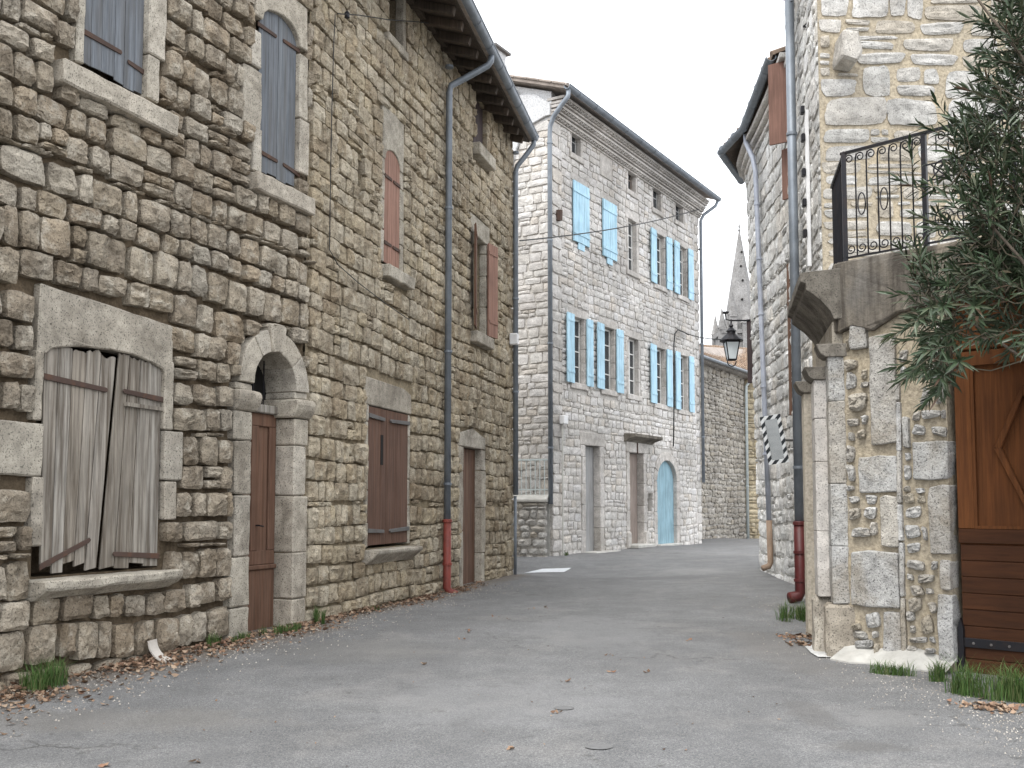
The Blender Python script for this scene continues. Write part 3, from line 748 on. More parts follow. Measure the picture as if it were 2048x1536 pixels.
# slit
q = f2.rect(713, 725, 320, 396); ops2.append((*q, .5)); blk.append(q); MB().box(q[0]-.015, q[1]+.015, .2, .22, q[2]-.005, q[3]+.015).build('slit_shade', 'opening_shade', H2, f2)  # near-black panel paints the shade inside the slit
# high open window
a, b, c, d = f2.rect(777, 806, -60, 86); ops2.append((a, b, c, d, .5)); blk.append((a, b, c, d)); casement(H2, f2, a, b, c, d, .3, 'paint_taupe', 2, 1, .04)
jambs(H2, f2, a, b, c, d, .1, 'dressed_buff', .01, .12, side='r'); blk.append((b, b+.1, c, d))
q = (a-.1, b+.1, c-.12, c); block(H2, f2, *q, .06, .2, name='window_sill'); blk.append(q)
# attic window near the eave
a, b, c, d = f2.rect(949, 971, 205, 300); ops2.append((a, b, c, d, .35)); blk.append((a, b, c, d))
m_ = a+(b-a)*.55
shutter(H2, f2, a+.004, m_, c+.01, d-.01, .02, 'paint_plum', 2, label='dark plum left leaf of attic window'); shutter(H2, f2, m_+.006, b-.004, c+.01, d-.01, .05, 'paint_plum', 2, label='dark plum right leaf of attic window')
sl = f2.rect(944, 976, 302, 326); blk.append(sl); MB().box(sl[0], sl[1], -.15, .2, sl[2], sl[3]).build('window_sill', 'dressed_buff', H2, f2, bevel=.012)
# tall window with open leaves
a, b, c, d = f2.rect(946, 971, 478, 668); ops2.append((a, b, c, d, .4)); blk.append((a, b, c, d)); casement(H2, f2, a, b, c, d, .28, 'white_frame', 3, 2, .05)
open_leaf(H2, f2, a+.02, c+.02, d+.1, .36, 15, 'paint_maroon', hinge=-1, label='maroon leaf of tall window standing open to the street')
open_leaf(H2, f2, b-.0, c+.02, d+.02, .38, 9, 'paint_rose', hinge=1, label='rose leaf of tall window swung half open')
sl = f2.rect(940, 974, 670, 692); blk.append(sl); MB().box(sl[0], sl[1], -.14, .2, sl[2], sl[3]).build('window_sill', 'dressed_buff', H2, f2, bevel=.012)
jambs(H2, f2, a, b, c, d, .16, 'dressed_buff', .012, .12); blk += [(a-.16, a, c, d), (b, b+.16, c, d)]
q = (a-.18, b+.2, d+.004, d+.34); block(H2, f2, *q, .015, .2, name='lintel'); blk.append(q)
# oxblood ground-floor shutter
a, b, c, d = f2.rect(735, 815, 819, 1092); ops2.append((a, b, c, d, .4)); blk.append((a, b, c, d))
q = f2.rect(727, 822, 768, 818); MB().prism([(q[0], d+.004), (q[1], d+.004), (q[1]-.03, q[3]-.06), (q[1]-.3, q[3]), (q[0]+.08, q[3]+.02), (q[0], q[3]-.02)], -.015, .2).build('lintel', 'dressed_buff', H2, f2, bevel=.012); blk.append((q[0], q[1], d, q[3]))
sl = f2.rect(728, 820, 1096, 1124); blk.append(sl); MB().extrude_path([(-.2, sl[3]-.05), (-.2, sl[3]), (.2, sl[3]), (.2, sl[2]), (-.03, sl[2])], sl[0], sl[1]).build('window_sill', 'dressed_buff', H2, f2, bevel=.012, worn=.010)
m_ = f2.px(772, 950)[0]
sh = shutter(H2, f2, a+.005, m_-.004, c+.03, d-.01, .0, 'paint_oxblood', 3, label='oxblood left leaf with a slot')
k = f2.rect(761, 766, 870, 930); MB().box(k[0], k[1], -.004, .001, k[2], k[3]).build('slot', 'opening_shade', sh, f2)  # slot drawn as a near-black strip, its shade put into colour
for zz in (d-.13, c+.22): strap(sh, f2, (a-.01, zz), (m_-.12, zz-.02), -.002, .055, .03, 'iron_grey')
sh = shutter(H2, f2, m_+.004, b-.005, c+.03, d-.01, .0, 'paint_oxblood', 3, label='oxblood right leaf')
for zz in (d-.13, c+.22): strap(sh, f2, (b+.01, zz), (m_+.12, zz-.02), -.002, .055, .03, 'iron_grey')
jambs(H2, f2, a, b, c, d, .07, 'dressed_buff', .01, .2); blk += [(a-.07, a, c, d), (b, b+.07, c, d)]
# lower doorway
a, b, c, d = f2.rect(925, 962, 896, 1166); c -= .15; ops2.append((a, b, c, d, .5)); blk.append((a, b, c, d))
q = f2.rect(917, 969, 860, 895); MB().prism([(q[0], d+.004), (q[1], d+.004), (q[1], q[3]-.1), ((q[0]+q[1])/2, q[3]+.03), (q[0], q[3]-.1)], -.02, .25).build('lintel', 'dressed_buff', H2, f2, bevel=.012); blk.append((q[0], q[1], d, q[3]))
jambs(H2, f2, a, b, c, d, .2, 'dressed_buff', .015, .45, .5, 1.1); blk += [(a-.2, a, c, d), (b, b+.2, c, d)]
dr = MB().box(a+.01, b-.01, .14, .18, c+.03, d-.01).build('door', 'paint_maroon', H2, f2); dr['label'] = 'maroon plank door in a deep stone reveal'
planks(dr, f2, a+.01, b-.01, c+.03, d-.01, .11, .03, 6, 'paint_maroon')
MB().box(a-.05, b+.05, -.02, .5, c-.1, c+.03).build('threshold', 'dressed_buff', H2, f2, bevel=.01)
cs = cells(.02, S2, -.25, T2, None, (.13, .34), blk, .012, chink=.12, split=.08, wave=.03, hs=lambda z: random.uniform(.18, .27))
v2 = stone_variants('stone_buff', 5, 36, .6, .40, .08, .06)
lay(H2, [(f2, cs, .05, .0, .04)], v2)
wall_core(H2, [(f2, 0, S2+.0, -.4, T2, ops2, .028)], 'mortar_buff')
mb = MB(); mb.box(.002, S2-.002, .7, 7, -.4, T2-.02); mb.box(S2-.06, S2-.004, .03, .7, -.4, T2-.02); mb.build('inner_wall', 'mortar_buff', H2, f2)
# quoins down the far corner
zz = -.3; k = 0
while zz < T2-.3:
    h = random.uniform(.22, .32); ww = .42 if k % 2 else .24
    block(H2, f2, S2-ww, S2+.02, zz+.006, zz+h-.006, .06, .3, 'stone_buff', 'quoin', .02, worn=.02); zz += h; k += 1
# eave, not quite parallel to the wall
EV = R(17); SKW = .072
SHR = Matrix(((1, 0, 0, 0), (SKW, 1, 0, -SKW*S2), (0, 0, 1, 0), (0, 0, 0, 1)))
EM = SHR @ Matrix.Translation((0, .19, T2-.03)) @ Matrix.Rotation(EV, 4, 'X')
roof2 = MB().box(-.05, S2+.1, -.62, 4.2, .10, .2).xf(EM).build('roof', 'tile_clay', H2, f2)
MB().box(-.04, S2+.09, -.56, 4.1, .075, .097).xf(EM).build('soffit_boards', 'eave_wood', roof2, f2)
s = .2
while s < S2+.08:
    MB().box(s-.05, s+.05, -.5, 1.0, -.05, .072, .004).xf(EM).build('rafter', 'eave_wood', roof2, f2, bevel=.006); s += .48
s = 0
while s < S2+.08:
    pr = [(.085*math.cos(t*math.pi/6), .085*math.sin(t*math.pi/6)*.8) for t in range(7)]
    mb = MB(); vs = [(s+x, -.66, z) for x, z in pr]+[(s+x*.8, .1, z*.8) for x, z in pr]; mb.add(vs, [(i, i+1, 8+i, 7+i) for i in range(6)]); mb.add([(s+x*.8, -.655, z*.8) for x, z in pr]+[(s+x*.62, .1, z*.62) for x, z in pr], [(i+1, i, 7+i, 8+i) for i in range(6)])
    mb.xf(EM @ Matrix.Translation((0, 0, .2))).build('roof_tile', 'tile_clay', roof2, f2, smooth=True); s += .2
# wall-head moulding course
MB().box(.0, S2+.02, -.10, .2, T2-.01, T2+.05).build('wall_plate', 'eave_wood', H2, f2)
def half_gutter(house, face, s0, s1, y, z, rad, mat, joints=1.0, X=Matrix.Identity(4)):
    n = 10; pr = [(y+rad*math.cos(math.pi+math.pi*i/n), z+rad*math.sin(math.pi+math.pi*i/n)) for i in range(n+1)]+[(y+(rad-.012)*math.cos(2*math.pi-math.pi*i/n), z+(rad-.012)*math.sin(2*math.pi-math.pi*i/n)+.002) for i in range(n+1)]
    o = MB().extrude_path(pr, s0, s1).xf(X).build('gutter', mat, house, face)
    q = s0+joints*.6
    while q < s1:
        pj = [(y+(rad+.008)*math.cos(math.pi+math.pi*i/n), z+(rad+.008)*math.sin(math.pi+math.pi*i/n)) for i in range(n+1)]+[(y+(rad+.001)*math.cos(2*math.pi-math.pi*i/n), z+(rad+.001)*math.sin(2*math.pi-math.pi*i/n)) for i in range(n+1)]
        MB().extrude_path(pj, q, q+.03).xf(X).build('gutter_bracket', mat, o, face); q += joints
    MB().tube([(s0, y-rad, z+.008), (s1, y-rad, z+.008)], .014, 8).xf(X).build('gutter_bead', mat, o, face)
    return o
GY, GZ = -.46, T2-.02
half_gutter(H2, f2, 0, S2+.13, GY, GZ, .09, 'zinc', .8, SHR)
W = f2.w; sp = f2.px(881, 800)[0]
gz1 = f2.px(879, 1196)[1]
def elbow(s_wall, s_g):
    g_ = GY+SKW*(s_g-S2)
    return [W(s_g, g_, GZ-.08), W(s_g, g_, GZ-.16), W(s_g-.02, g_+.05, GZ-.24), W((s_wall+s_g)/2, (g_-.1)/2, GZ-.42), W(s_wall, -.15, GZ-.6), W(s_wall, -.12, GZ-.72)]
zr = f2.px(880, 1042)[1]
pipe(H2, elbow(sp, sp+.25)+[W(sp, -.12, zr)], .052, 'zinc', collars=[(W(sp, -.12, f2.px(880, v)[1]), 0) for v in (130, 415, 703, 968)])
rp = pipe(H2, [W(sp, -.12, zr+.03), W(sp, -.12, gz1+.16), W(sp+.02, -.16, gz1+.09), W(sp+.05, -.26, gz1+.05)], .062, 'cast_red', 'cast_iron_foot', collars=[(W(sp, -.12, zr), 0), (W(sp, -.12, f2.px(880, 1128)[1]), 0)])
rp['label'] = 'red painted cast iron foot of the downpipe'
sp2 = S2-.06
gz2 = f2.px(1022, 1158)[1]
pipe(H2, elbow(sp2, S2+.05)+[W(sp2, -.12, f2.px(1022, 990)[1])], .05, 'zinc', collars=[(W(sp2, -.12, f2.px(1022, v)[1]), 0) for v in (310, 600, 785)])
pipe(H2, [W(sp2, -.11, f2.px(1022, 992)[1]), W(sp2, -.11, gz2)], .03, 'zinc', 'drain_tube')
k = f2.px(1014, 680); MB().box(k[0]-.06, k[0]+.06, -.22, -.06, k[1]-.1, k[1]+.12).build('junction_box', 'white_plastic', H2, f2, bevel=.015)
# thin wire stapled to the wall
p = [f2.px(u, v) for u, v in ((655, 30), (652, 90), (648, 220), (645, 380), (643, 500), (660, 530), (700, 565), (760, 610), (805, 640))]
MB().tube([(s_, -.10, z_) for s_, z_ in p], .006, 5).build('wall_wire', 'cable_black', H2, f2)
p = [f2.px(u, v) for u, v in ((655, 30), (700, 33), (760, 42), (820, 46), (870, 52))]
MB().tube([(s_, -.13, z_) for s_, z_ in p], .007, 5).build('wall_wire', 'cable_black', H2, f2)
k = f2.px(676, 33); MB().lathe([(.02, 0), (.035, .01), (.03, .05), (.035, .06), (.015, .09)], 8, (k[0], -.12, k[1]-.04)).build('insulator', 'iron_black', H2, f2)

# ================================================================== MIDDLE HOUSE with the light blue shutters
MH = thing('pale_stone_house', 'tall pale stone house with light blue shutters closing the view down the street', 'house', (CM.x, CM.y, 0), 'old stone houses along the street')
TM = 10.55; blk = []; opm = []; gm = lambda u, v: fm.px(u, v)
def opening(u0, u1, vt, vb, depth=.35, sill=True, frame=True, rows=4, leaves=2, jw=.12, lint=.2, fmat='white_frame', dy=.12):
    a, b, c, d = fm.rect(u0, u1, vt, vb); opm.append((a, b, c, d, depth)); blk.append((a, b, c, d))
    if frame: casement(MH, fm, a, b, c, d, dy, fmat, rows, leaves, .05)
    jambs(MH, fm, a, b, c, d, jw, 'dressed_pale', .012, .12, .3, .55); blk.extend([(a-jw, a, c, d), (b, b+jw, c, d)])
    q = (a-jw-.08, b+jw+.08, d+.004, d+lint); block(MH, fm, *q, .014, .15, 'dressed_pale', 'lintel'); blk.append(q)
    if sill: q = (a-jw-.02, b+jw+.02, c-.14, c-.004); block(MH, fm, *q, .05, .2, 'dressed_pale', 'window_sill'); blk.append(q)
    return a, b, c, d
for k, (u0, u1, vt, vb) in enumerate(((1143, 1161, 251, 311), (1256, 1271, 332, 383), (1306, 1322, 367, 420), (1351, 1366, 396, 444))):
    opening(u0, u1, vt, vb, rows=2, leaves=1, jw=.1, lint=.12, fmat='paint_grey' if k != 1 else 'paint_taupe')
q = fm.rect(1199, 1224, 292, 356); MB().box(q[0], q[1], -.018, .1, q[2], q[3]).build('blocked_window', 'dressed_pale', MH, fm, bevel=.006); blk.append(q)
for (u0, u1, vt, vb) in ((1144, 1175, 369, 488), (1203, 1230, 405, 517)):
    a, b, c, d = fm.rect(u0, u1, vt, vb); opm.append((a+.06, b-.06, c+.06, d-.06, .3)); blk.append((a, b, c, d))
    o = MB().box(a, b, -.045, -.022, c, d).build('shutter', 'paint_sky', MH, fm); o['label'] = 'light blue shutter closed over its window'
    n = 6
    for i in range(n): MB().box(a+(b-a)*i/n+.004, a+(b-a)*(i+1)/n-.004, -.062, -.044, c, d).build('plank', 'paint_sky', o, fm, bevel=.003)
    for zz in (c+.22, d-.24): MB().box(a-.03, b-.01, -.08, -.061, zz-.04, zz+.04).build('batten', 'paint_sky', o, fm, bevel=.004)
    MB().box(a+(b-a)*.3, b-.3*(b-a), -.045, -.02, c-.16, c-.002).build('shutter_foot', 'paint_sky', o, fm)
    q = (a-.05, b+.05, d+.01, d+.2); block(MH, fm, *q, .012, .15, 'dressed_pale', 'lintel'); blk.append(q)
opening(1256, 1273, 441, 543)
for (u0, u1, vt, vb, row) in ((1310, 1329, 470, 571, 'upper'), (1356, 1373, 494, 592, 'upper'), (1145, 1169, 636, 767, 'lower'), (1205, 1229, 656, 780, 'lower'), (1310, 1330, 697, 808, 'lower'), (1358, 1375, 711, 820, 'lower')):
    a, b, c, d = opening(u0, u1, vt, vb)
    wl_ = (b-a)*.62
    open_leaf(MH, fm, a-.02, c-.03, d+.03, wl_, random.uniform(1, 4), 'paint_sky', hinge=-1, n=3, y=-.04, label='light blue left leaf folded back beside a window of the %s row' % row)
    open_leaf(MH, fm, b+.02, c-.03, d+.03, wl_*.8, random.uniform(2, 5), 'paint_sky', hinge=1, n=3, y=-.04, label='light blue right leaf folded back beside a window of the %s row' % row)
opening(1257, 1277, 677, 790)
# doors
a, b, c, d = fm.rect(1171, 1200, 892, 1103); c -= .2; opm.append((a, b, c, d, .6)); blk.append((a, b, c, d))
jambs(MH, fm, a, b, c, d, .22, 'dressed_pale', .015, .5, .45, .8); blk += [(a-.24, a, c, d), (b, b+.24, c, d)]; q = (a-.3, b+.28, d+.004, d+.32); block(MH, fm, *q, .015, .25, 'dressed_pale', 'lintel'); blk.append(q)
dr = MB().box(a+.01, b-.01, .17, .23, c+.05, d-.01).build('door', 'paint_grey', MH, fm); dr['label'] = 'plain grey painted street door'
k = fm.px(1176, 982); MB().box(k[0]-.02, k[0]+.16,   .155, .169, k[1]-.1, k[1]+.1).build('letter_plate', 'iron_grey', dr, fm); MB().box(k[0]-.02, k[0]+.1, .13, .17, k[1]-.24, k[1]-.2).build('door_handle', 'iron_black', dr, fm)
MB().box(a-.1, b+.5, -.35, .3, c, c+.2).build('door_step', 'cement', MH, fm, bevel=.02)
a, b, c, d = fm.rect(1259, 1287, 906, 1088); c -= .1; opm.append((a, b, c, d, .6)); blk.append((a, b, c, d))
jambs(MH, fm, a, b, c, d, .2, 'dressed_pale', .02, .5, .45, .8); blk += [(a-.22, a, c, d), (b, b+.22, c, d)]
q = (a-.22, b+.22, d+.004, d+.34); block(MH, fm, *q, .03, .25, 'dressed_pale', 'lintel'); blk.append(q); MB().box((a+b)/2-.02, (a+b)/2+.02, -.05, -.025, d-.02, d+.33).build('lintel_crack', 'rusty_iron', MH, fm)
q = fm.rect(1248, 1303, 870, 886); MB().extrude_path([(-.34, q[2]+.12), (-.34, q[2]+.2), (.1, q[2]+.22), (.1, q[2]), (-.05, q[2]), (-.10, q[2]+.05), (-.2, q[2]+.08)], q[0], q[1]).build('door_cornice', 'dressed_grey', MH, fm, bevel=.008); blk.append((q[0], q[1], q[2]-.05, q[3]))
dr = MB().box(a+.01, b-.01, .21, .25, c+.05, d-.01).build('door', 'paint_taupe', MH, fm); dr['label'] = 'old taupe plank door under a stone cornice'
planks(dr, fm, a+.01, b-.01, c+.05, d-.01, .18, .03, 5, 'paint_taupe')
for k in (a-.24, b+.02): MB().box(k, k+.22, -.07, .1, c, c+.42).build('jamb_foot', 'dressed_pale', MH, fm, bevel=.02)
MB().box(a-.1, b+.1, -.3, .3, c, c+.1).build('door_step', 'cement', MH, fm, bevel=.02)
q = fm.rect(1295, 1304, 988, 1022); opm.append((*q, .22)); blk.append(q); block(MH, fm, q[0]-.05, q[1]+.05, q[2]-.08, q[2]-.004, .03, .15, 'dressed_pale', 'niche_sill')
a, b, c, d = fm.rect(1314, 1353, 921, 1086); c -= .1; zs = fm.px(1333, 962)[1]; opm.append((a, b, c, d, .5)); blk.append((a, b, c, d)); cx, hw = (a+b)/2, (b-a)/2
voussoirs(MH, fm, cx, hw, zs, d-zs, .24, [180, 155, 130, 105, 75, 50, 25, 0], 'dressed_pale', .02, .4); blk += arch_blocks(cx, hw+.24, zs, d-zs+.25)
jambs(MH, fm, a, b, c, zs, .22, 'dressed_pale', .02, .4, .35, .6); blk += [(a-.24, a, c, zs), (b, b+.24, c, zs)]
ta = top_arch(a, b, zs, d-zs)
dr = MB().box(a+.02, b-.02, .12, .15, c+.03, zs).build('door', 'paint_teal', MH, fm); dr['label'] = 'dusty blue arched barn door'
planks(dr, fm, a+.005, b-.005, c+.03, d, .09, .03, 7, 'paint_teal', top=lambda q: ta(q)-.01)
MB().box(a-.1, b+.1, -.15, .3, c, c+.08).build('door_step', 'cement', MH, fm, bevel=.02)
csm = cells(.45, SM-.35, -.3, TM, None, (.13, .42), blk, .012, chink=.15, split=.12, wave=.03, hs=lambda z: random.uniform(.12, .22))
css = cells(1.5, 6.0-.05, -.3, TM, None, (.18, .5), [], .014, chink=.05, split=.15, wave=.02, hs=lambda z: random.uniform(.14, .26))
vm = stone_variants('stone_pale', 3, 36, .6, .40, .11, .06)
quo = []
zz = -.3; k = 0
while zz < TM-.05:
    h = min(random.uniform(.2, .34), TM-zz); ww = .5 if k % 2 else .3
    quo.append((ww/2, zz+h/2, ww-.01, h-.012, 0)); quo.append((SM-.4+.4-ww/2, zz+h/2, ww-.01, h-.012, 0)); zz += h; k += 1
fill = []
for (s_, z_, w_, h_, q_) in quo[::2]:
    if w_ < .4: fill.append((.40, z_, .1, h_, 0))
lay(MH, [(fm, csm, .027, .0, .05), (fm, quo+fill, .027, -.005, .0), (fms, css, .022, .0, .03)], vm)
wall_core(MH, [(fm, 0, SM, -.4, TM, opm, .014), (fms, 0, 6, -.4, TM, [], .02)], 'mortar_pale')
mb = MB(); mb.box(.03, SM-.004, .8, 8.9, -.4, TM-.01); mb.box(SM-.06, SM-.004, .024, .8, -.4, TM-.01); mb.build('inner_wall', 'mortar_pale', MH, fm)
# genoise, eave, gutter, roof
for k, (oy, zz) in enumerate(((.10, 10.56), (.22, 10.74), (.34, 10.92))):
    mb = MB(); s = .07
    while s < SM+.1:
        pr = [(.075*math.cos(t*math.pi/5), .07*math.sin(t*math.pi/5)) for t in range(6)]; po = [(x*.76, z*.72) for x, z in pr]
        mb.add([(s+x, -oy, zz+z) for x, z in pr]+[(s+x, .1, zz+z) for x, z in pr]+[(s+x, -oy, zz+z) for x, z in po]+[(s+x, .1, zz+z) for x, z in po],
               [(i+1, i, 6+i, 7+i) for i in range(5)]+[(i, i+1, 13+i, 12+i) for i in range(5)]+[(12+i, 13+i, 19+i, 18+i) for i in range(5)], random.random()); s += .17
    o = mb.build('genoise_tiles', 'dressed_pale', MH, fm); o['kind'] = 'stuff'
    MB().box(-.02, SM+.1, -oy+.05, .1, zz-.03, zz+.006).build('cornice_course', 'dressed_pale', MH, fm)
    MB().box(-.02, SM+.1, -oy-.02, .1, zz+.07, zz+.13).build('cornice_course', 'dressed_pale', MH, fm)
RA = R(19)
Mr = Matrix.Translation((0, -.45, 11.12)) @ Matrix.Rotation(RA, 4, 'X')
roofm = MB().box(-.22, SM+.3, 0, 5.2, 0, .07).xf(Mr).build('roof', 'tile_clay', MH, fm)
Mb = Matrix.Translation((0, -.45+5.2*math.cos(RA), 11.12+5.2*math.sin(RA))) @ Matrix.Rotation(-RA, 4, 'X')
MB().box(-.22, SM+.3, 0, 5.0, 0, .07).xf(Mb).build('roof_back', 'tile_clay', roofm, fm)
s = -.15; i = 0
def tile_row(s, y0, y1, rad):
    pr = [(rad*math.cos(t*math.pi/6), rad*math.sin(t*math.pi/6)) for t in range(7)]; mb = MB()
    mb.add([(s+x, y0, .07+z) for x, z in pr]+[(s+x*.85, y1, .07+z*.85) for x, z in pr], [(i, i+1, 8+i, 7+i) for i in range(6)])
    mb.add([(s, y0, .07)]+[(s+x, y0, .07+z) for x, z in pr], [(0, i+2, i+1) for i in range(6)]); return mb
while s < SM+.3:
    tile_row(s, -.06+random.uniform(-.02, .02), 5.2, .085).xf(Mr).build('roof_tile', 'tile_clay', roofm, fm, smooth=True); s += .21
half_gutter(MH, fm, -.28, SM+.4, -.56, 11.14, .085, 'zinc', .9)
# gable end: stone part and pale render above
gp = lambda dpt: (6-dpt)
zr_ = lambda dpt: 11.05+math.tan(RA)*(dpt+.45)
MB().prism([(gp(8.9), TM), (6, TM), (6, zr_(0)), (gp(4.5), zr_(4.5)), (gp(8.9), TM+.2)], .0, .2).build('gable', 'render_grey', MH, fms)
MB().prism([(gp(5), 9.55), (gp(1.05), 9.55), (gp(.95), 9.9), (gp(.78), 10.25), (gp(.5), 10.5), (gp(.12), 10.62), (gp(.0), 10.62), (gp(.0), 10.9), (gp(.4), 11.2), (gp(5), 11.9)], -.075, .0).build('render_patch', 'render_grey', MH, fms, bevel=.01)
s = .0
while s < 4.6:   # verge tiles along the rake
    MB().box(-.26, .05, s, s+.34, .07, .115, .006).xf(Mr).build('verge_tile', 'tile_clay', roofm, fm, bevel=.01); s += .36
q = fms.px(1031, 201); MB().box(q[0]-.14, q[0]+.12, -.085, -.07, q[1]-.22, q[1]+.2).build('vent_grille', 'iron_grey', MH, fms)
# chimney
ch = fms.px(958, 90); cs_ = ch[0]; zb = zr_(6-cs_)-.3
cb = MB().box(cs_-.3, cs_+.3, .25, .85, zb, zb+.95).build('chimney', 'render_grey', MH, fms, bevel=.01)
for k in (-.24, 0, .24): MB().box(cs_+k-.05, cs_+k+.05, .3, .8, zb+.95, zb+1.2).build('chimney_pier', 'render_grey', cb, fms)
MB().box(cs_-.38, cs_+.38, .18, .92, zb+1.2, zb+1.27).build('chimney_cap', 'iron_grey', cb, fms, bevel=.01)
# pipes, box, conduit, cable
sl_ = fm.px(1096, 500)[0]; Wm = fm.w
pipe(MH, [Wm(-.2, -.56, 11.06), Wm(-.22, -.56, 10.9), Wm(-.26, -.42, 10.72), Wm(-.24, -.2, 10.5), Wm(-.20, -.08, 10.3), Wm(-.19, -.06, 10.1), Wm(-.19, -.06, fm.px(1090, 1008)[1])], .055, 'zinc', collars=[(Wm(-.19, -.06, z), 0) for z in (9.9, 7.6, 5.2, 2.8)])
pipe(MH, [Wm(SM+.3, -.56, 11.06), Wm(SM+.25, -.5, 10.9), Wm(SM+.0, -.2, 10.6), Wm(SM-.06, -.12, 10.4), Wm(SM-.06, -.1, fm.px(1397, 965)[1])], .05, 'zinc', collars=[(Wm(SM-.06, -.1, z), 0) for z in (9.5, 6.5, 3.6)])
k = fm.px(1120, 840); MB().box(k[0]-.1, k[0]+.12, -.16, -.03, k[1]-.1, k[1]+.1).build('junction_box', 'white_plastic', MH, fm, bevel=.012)
k2 = fm.px(1117, 1108); MB().tube([(k[0]-.02, -.075, k[1]-.1), (k[0]-.02, -.075, k2[1]-.05)], .02, 6).build('conduit', 'conduit_pale', MH, fm)
p = [fm.px(u, v) for u, v in ((1372, 670), (1360, 664), (1350, 660), (1344, 668), (1342, 690), (1342, 760), (1342, 830), (1341, 893))]
MB().tube([(s_, -.09, z_) for s_, z_ in p], .02, 6).build('facade_cable', 'cable_black', MH, fm)
k = fm.px(1112, 430); MB().box(k[0]-.05, k[0]+.05, -.15, 0, k[1]-.15, k[1]+.1, .01).build('wall_bracket', 'rusty_iron', MH, fm)

# ================================================================== low terrace wall beside the middle house
p0 = at_y(1092, 1113, 23.2); p1 = at_y(980, 1110, 23.6); ftw = Face((p1.x, p1.y), (p0.x-p1.x, p0.y-p1.y)); LW = (Vector((p0.x, p0.y))-Vector((p1.x, p1.y))).length
TW = thing('terrace_wall', 'low rubble terrace wall with sloping cement top and railing left of the pale house', 'wall', (p1.x, p1.y, 0))
zt = ftw.px(1050, 998)[1]
lay(TW, [(ftw, cells(0, LW, -.2, zt-.06, (.13, .24), (.16, .4), [], .02, .1, .2), .06, 0, .06)], stone_variants('stone_white', 3, 14, .75, .4, .12, .15), 120)
wall_core(TW, [(ftw, 0, LW, -.3, zt-.05, [], .03)], 'mortar_pale')
MB().extrude_path([(-.08, zt-.07), (-.08, zt), (.3, zt+.12), (.3, zt-.07)], -.1, LW+.03).build('coping', 'cement', TW, ftw, bevel=.015)
MB().box(-.1, LW, .3, 1.2, -.3, zt-.05).build('terrace_fill', 'cement', TW, ftw)
rl = MB().box(-.1, LW-.02, .2, .23, zt+.88, zt+.92).build('railing', 'pale_pipe', TW, ftw)
MB().box(-.1, LW-.02, .2, .23, zt+.2, zt+.23).build('bottom_rail', 'pale_pipe', rl, ftw)
k = .02
while k < LW-.02: MB().box(k, k+.018, .205, .225, zt+.05, zt+.88).build('bar', 'pale_pipe', rl, ftw); k += .11

# ================================================================== far grey house and the ochre house beyond
E0 = at_y(1402, 1075, 34); ff = Face((E0.x, E0.y), hdir(2250)); SF = ff.px(1488, 800)[0]; TF = ff.px(1445, 735)[1]
FH = thing('grey_stone_house', 'low grey stone house with a clay tile roof at the far end of the street', 'house', (E0.x, E0.y, 0), 'old stone houses along the street')
cs = cells(-2.2, SF, -.3, TF, (.14, .26), (.2, .55), [], .015, .1, .15, .03)
lay(FH, [(ff, cs, .05, 0, .05)], stone_variants('stone_grey', 3, 18, .75, .4, .12, .15), 200)
wall_core(FH, [(ff, -3, SF, -.5, TF, [], .03)], 'mortar_pale'); MB().box(-3, SF, .3, 5, -.5, TF-.02).build('inner_wall', 'mortar_grey', FH, ff)
e0, e1 = ff.w(-3, -.3, TF+.02), ff.w(SF+.1, -.3, TF+.02); r0, r1 = at_y(1330, 687, 36.5), at_y(1502, 699, 45.5); O = Vector(FH.location)
nm = (e1-e0).cross(r0-e0).normalized(); nm = nm if nm.z > 0 else -nm
rfo = MB().add([e0-O, e1-O, r1-O, r0-O, e0-O-nm*.08, e1-O-nm*.08, r1-O-nm*.08, r0-O-nm*.08], [(0, 1, 2, 3), (7, 6, 5, 4), (0, 4, 5, 1), (1, 5, 6, 2), (2, 6, 7, 3), (3, 7, 4, 0)]).build('roof', 'tile_clay', FH)
mb = MB(); N = 46
for i in range(N):
    t = (i+.5)/N; a_, b_ = e0.lerp(e1, t)-O, r0.lerp(r1, t)-O; al = (e1-e0).normalized(); K = 14
    for j in range(K):
        c_, d_ = a_.lerp(b_, j/K)-(b_-a_).normalized()*.03, a_.lerp(b_, (j+1)/K); rad = .1; lift = nm*.02
        pr = [(math.cos(q*math.pi/4), math.sin(q*math.pi/4)) for q in range(5)]
        mb.add([c_+al*x*rad+nm*z*rad+lift for x, z in pr]+[d_+al*x*rad*.8+nm*z*rad*.8 for x, z in pr], [(q, q+1, 6+q, 5+q) for q in range(4)]+[(0, 4, 3, 2, 1)], random.random())
def clay_var():
    s = Sh('tile_clay_old'); r = s.rnd(); c = s.ramp(r, [(.1, (.40, .28, .20)), (.35, (.32, .24, .18)), (.6, (.46, .36, .27)), (.85, (.28, .21, .16))])
    c = s.mix(1.0, c, s.ramp(s.noise(6, 6), [(.3, .7), (.7, 1.2)]), 'MULTIPLY'); s.out(c, .95, 0, .1)
clay_var()
o = mb.build('roof_tiles', 'tile_clay_old', FH); o['kind'] = 'stuff'
mb = MB(); s = -2.9
while s < SF+.1:
    pr = [(.09*math.cos(t*math.pi/5), .09*math.sin(t*math.pi/5)) for t in range(6)]
    mb.add([(s+x, -.28, TF-.12+z) for x, z in pr]+[(s+x, .05, TF-.12+z) for x, z in pr]+[(s+x*.75, -.28, TF-.12+z*.7) for x, z in pr], [(i+1, i, 6+i, 7+i) for i in range(5)]+[(i, i+1, 13+i, 12+i) for i in range(5)], random.random()); s += .2
o = mb.build('genoise_tiles', 'dressed_pale', FH, ff); o['kind'] = 'stuff'
Wf = ff.w; zb = ff.px(1488, 1080)[1]
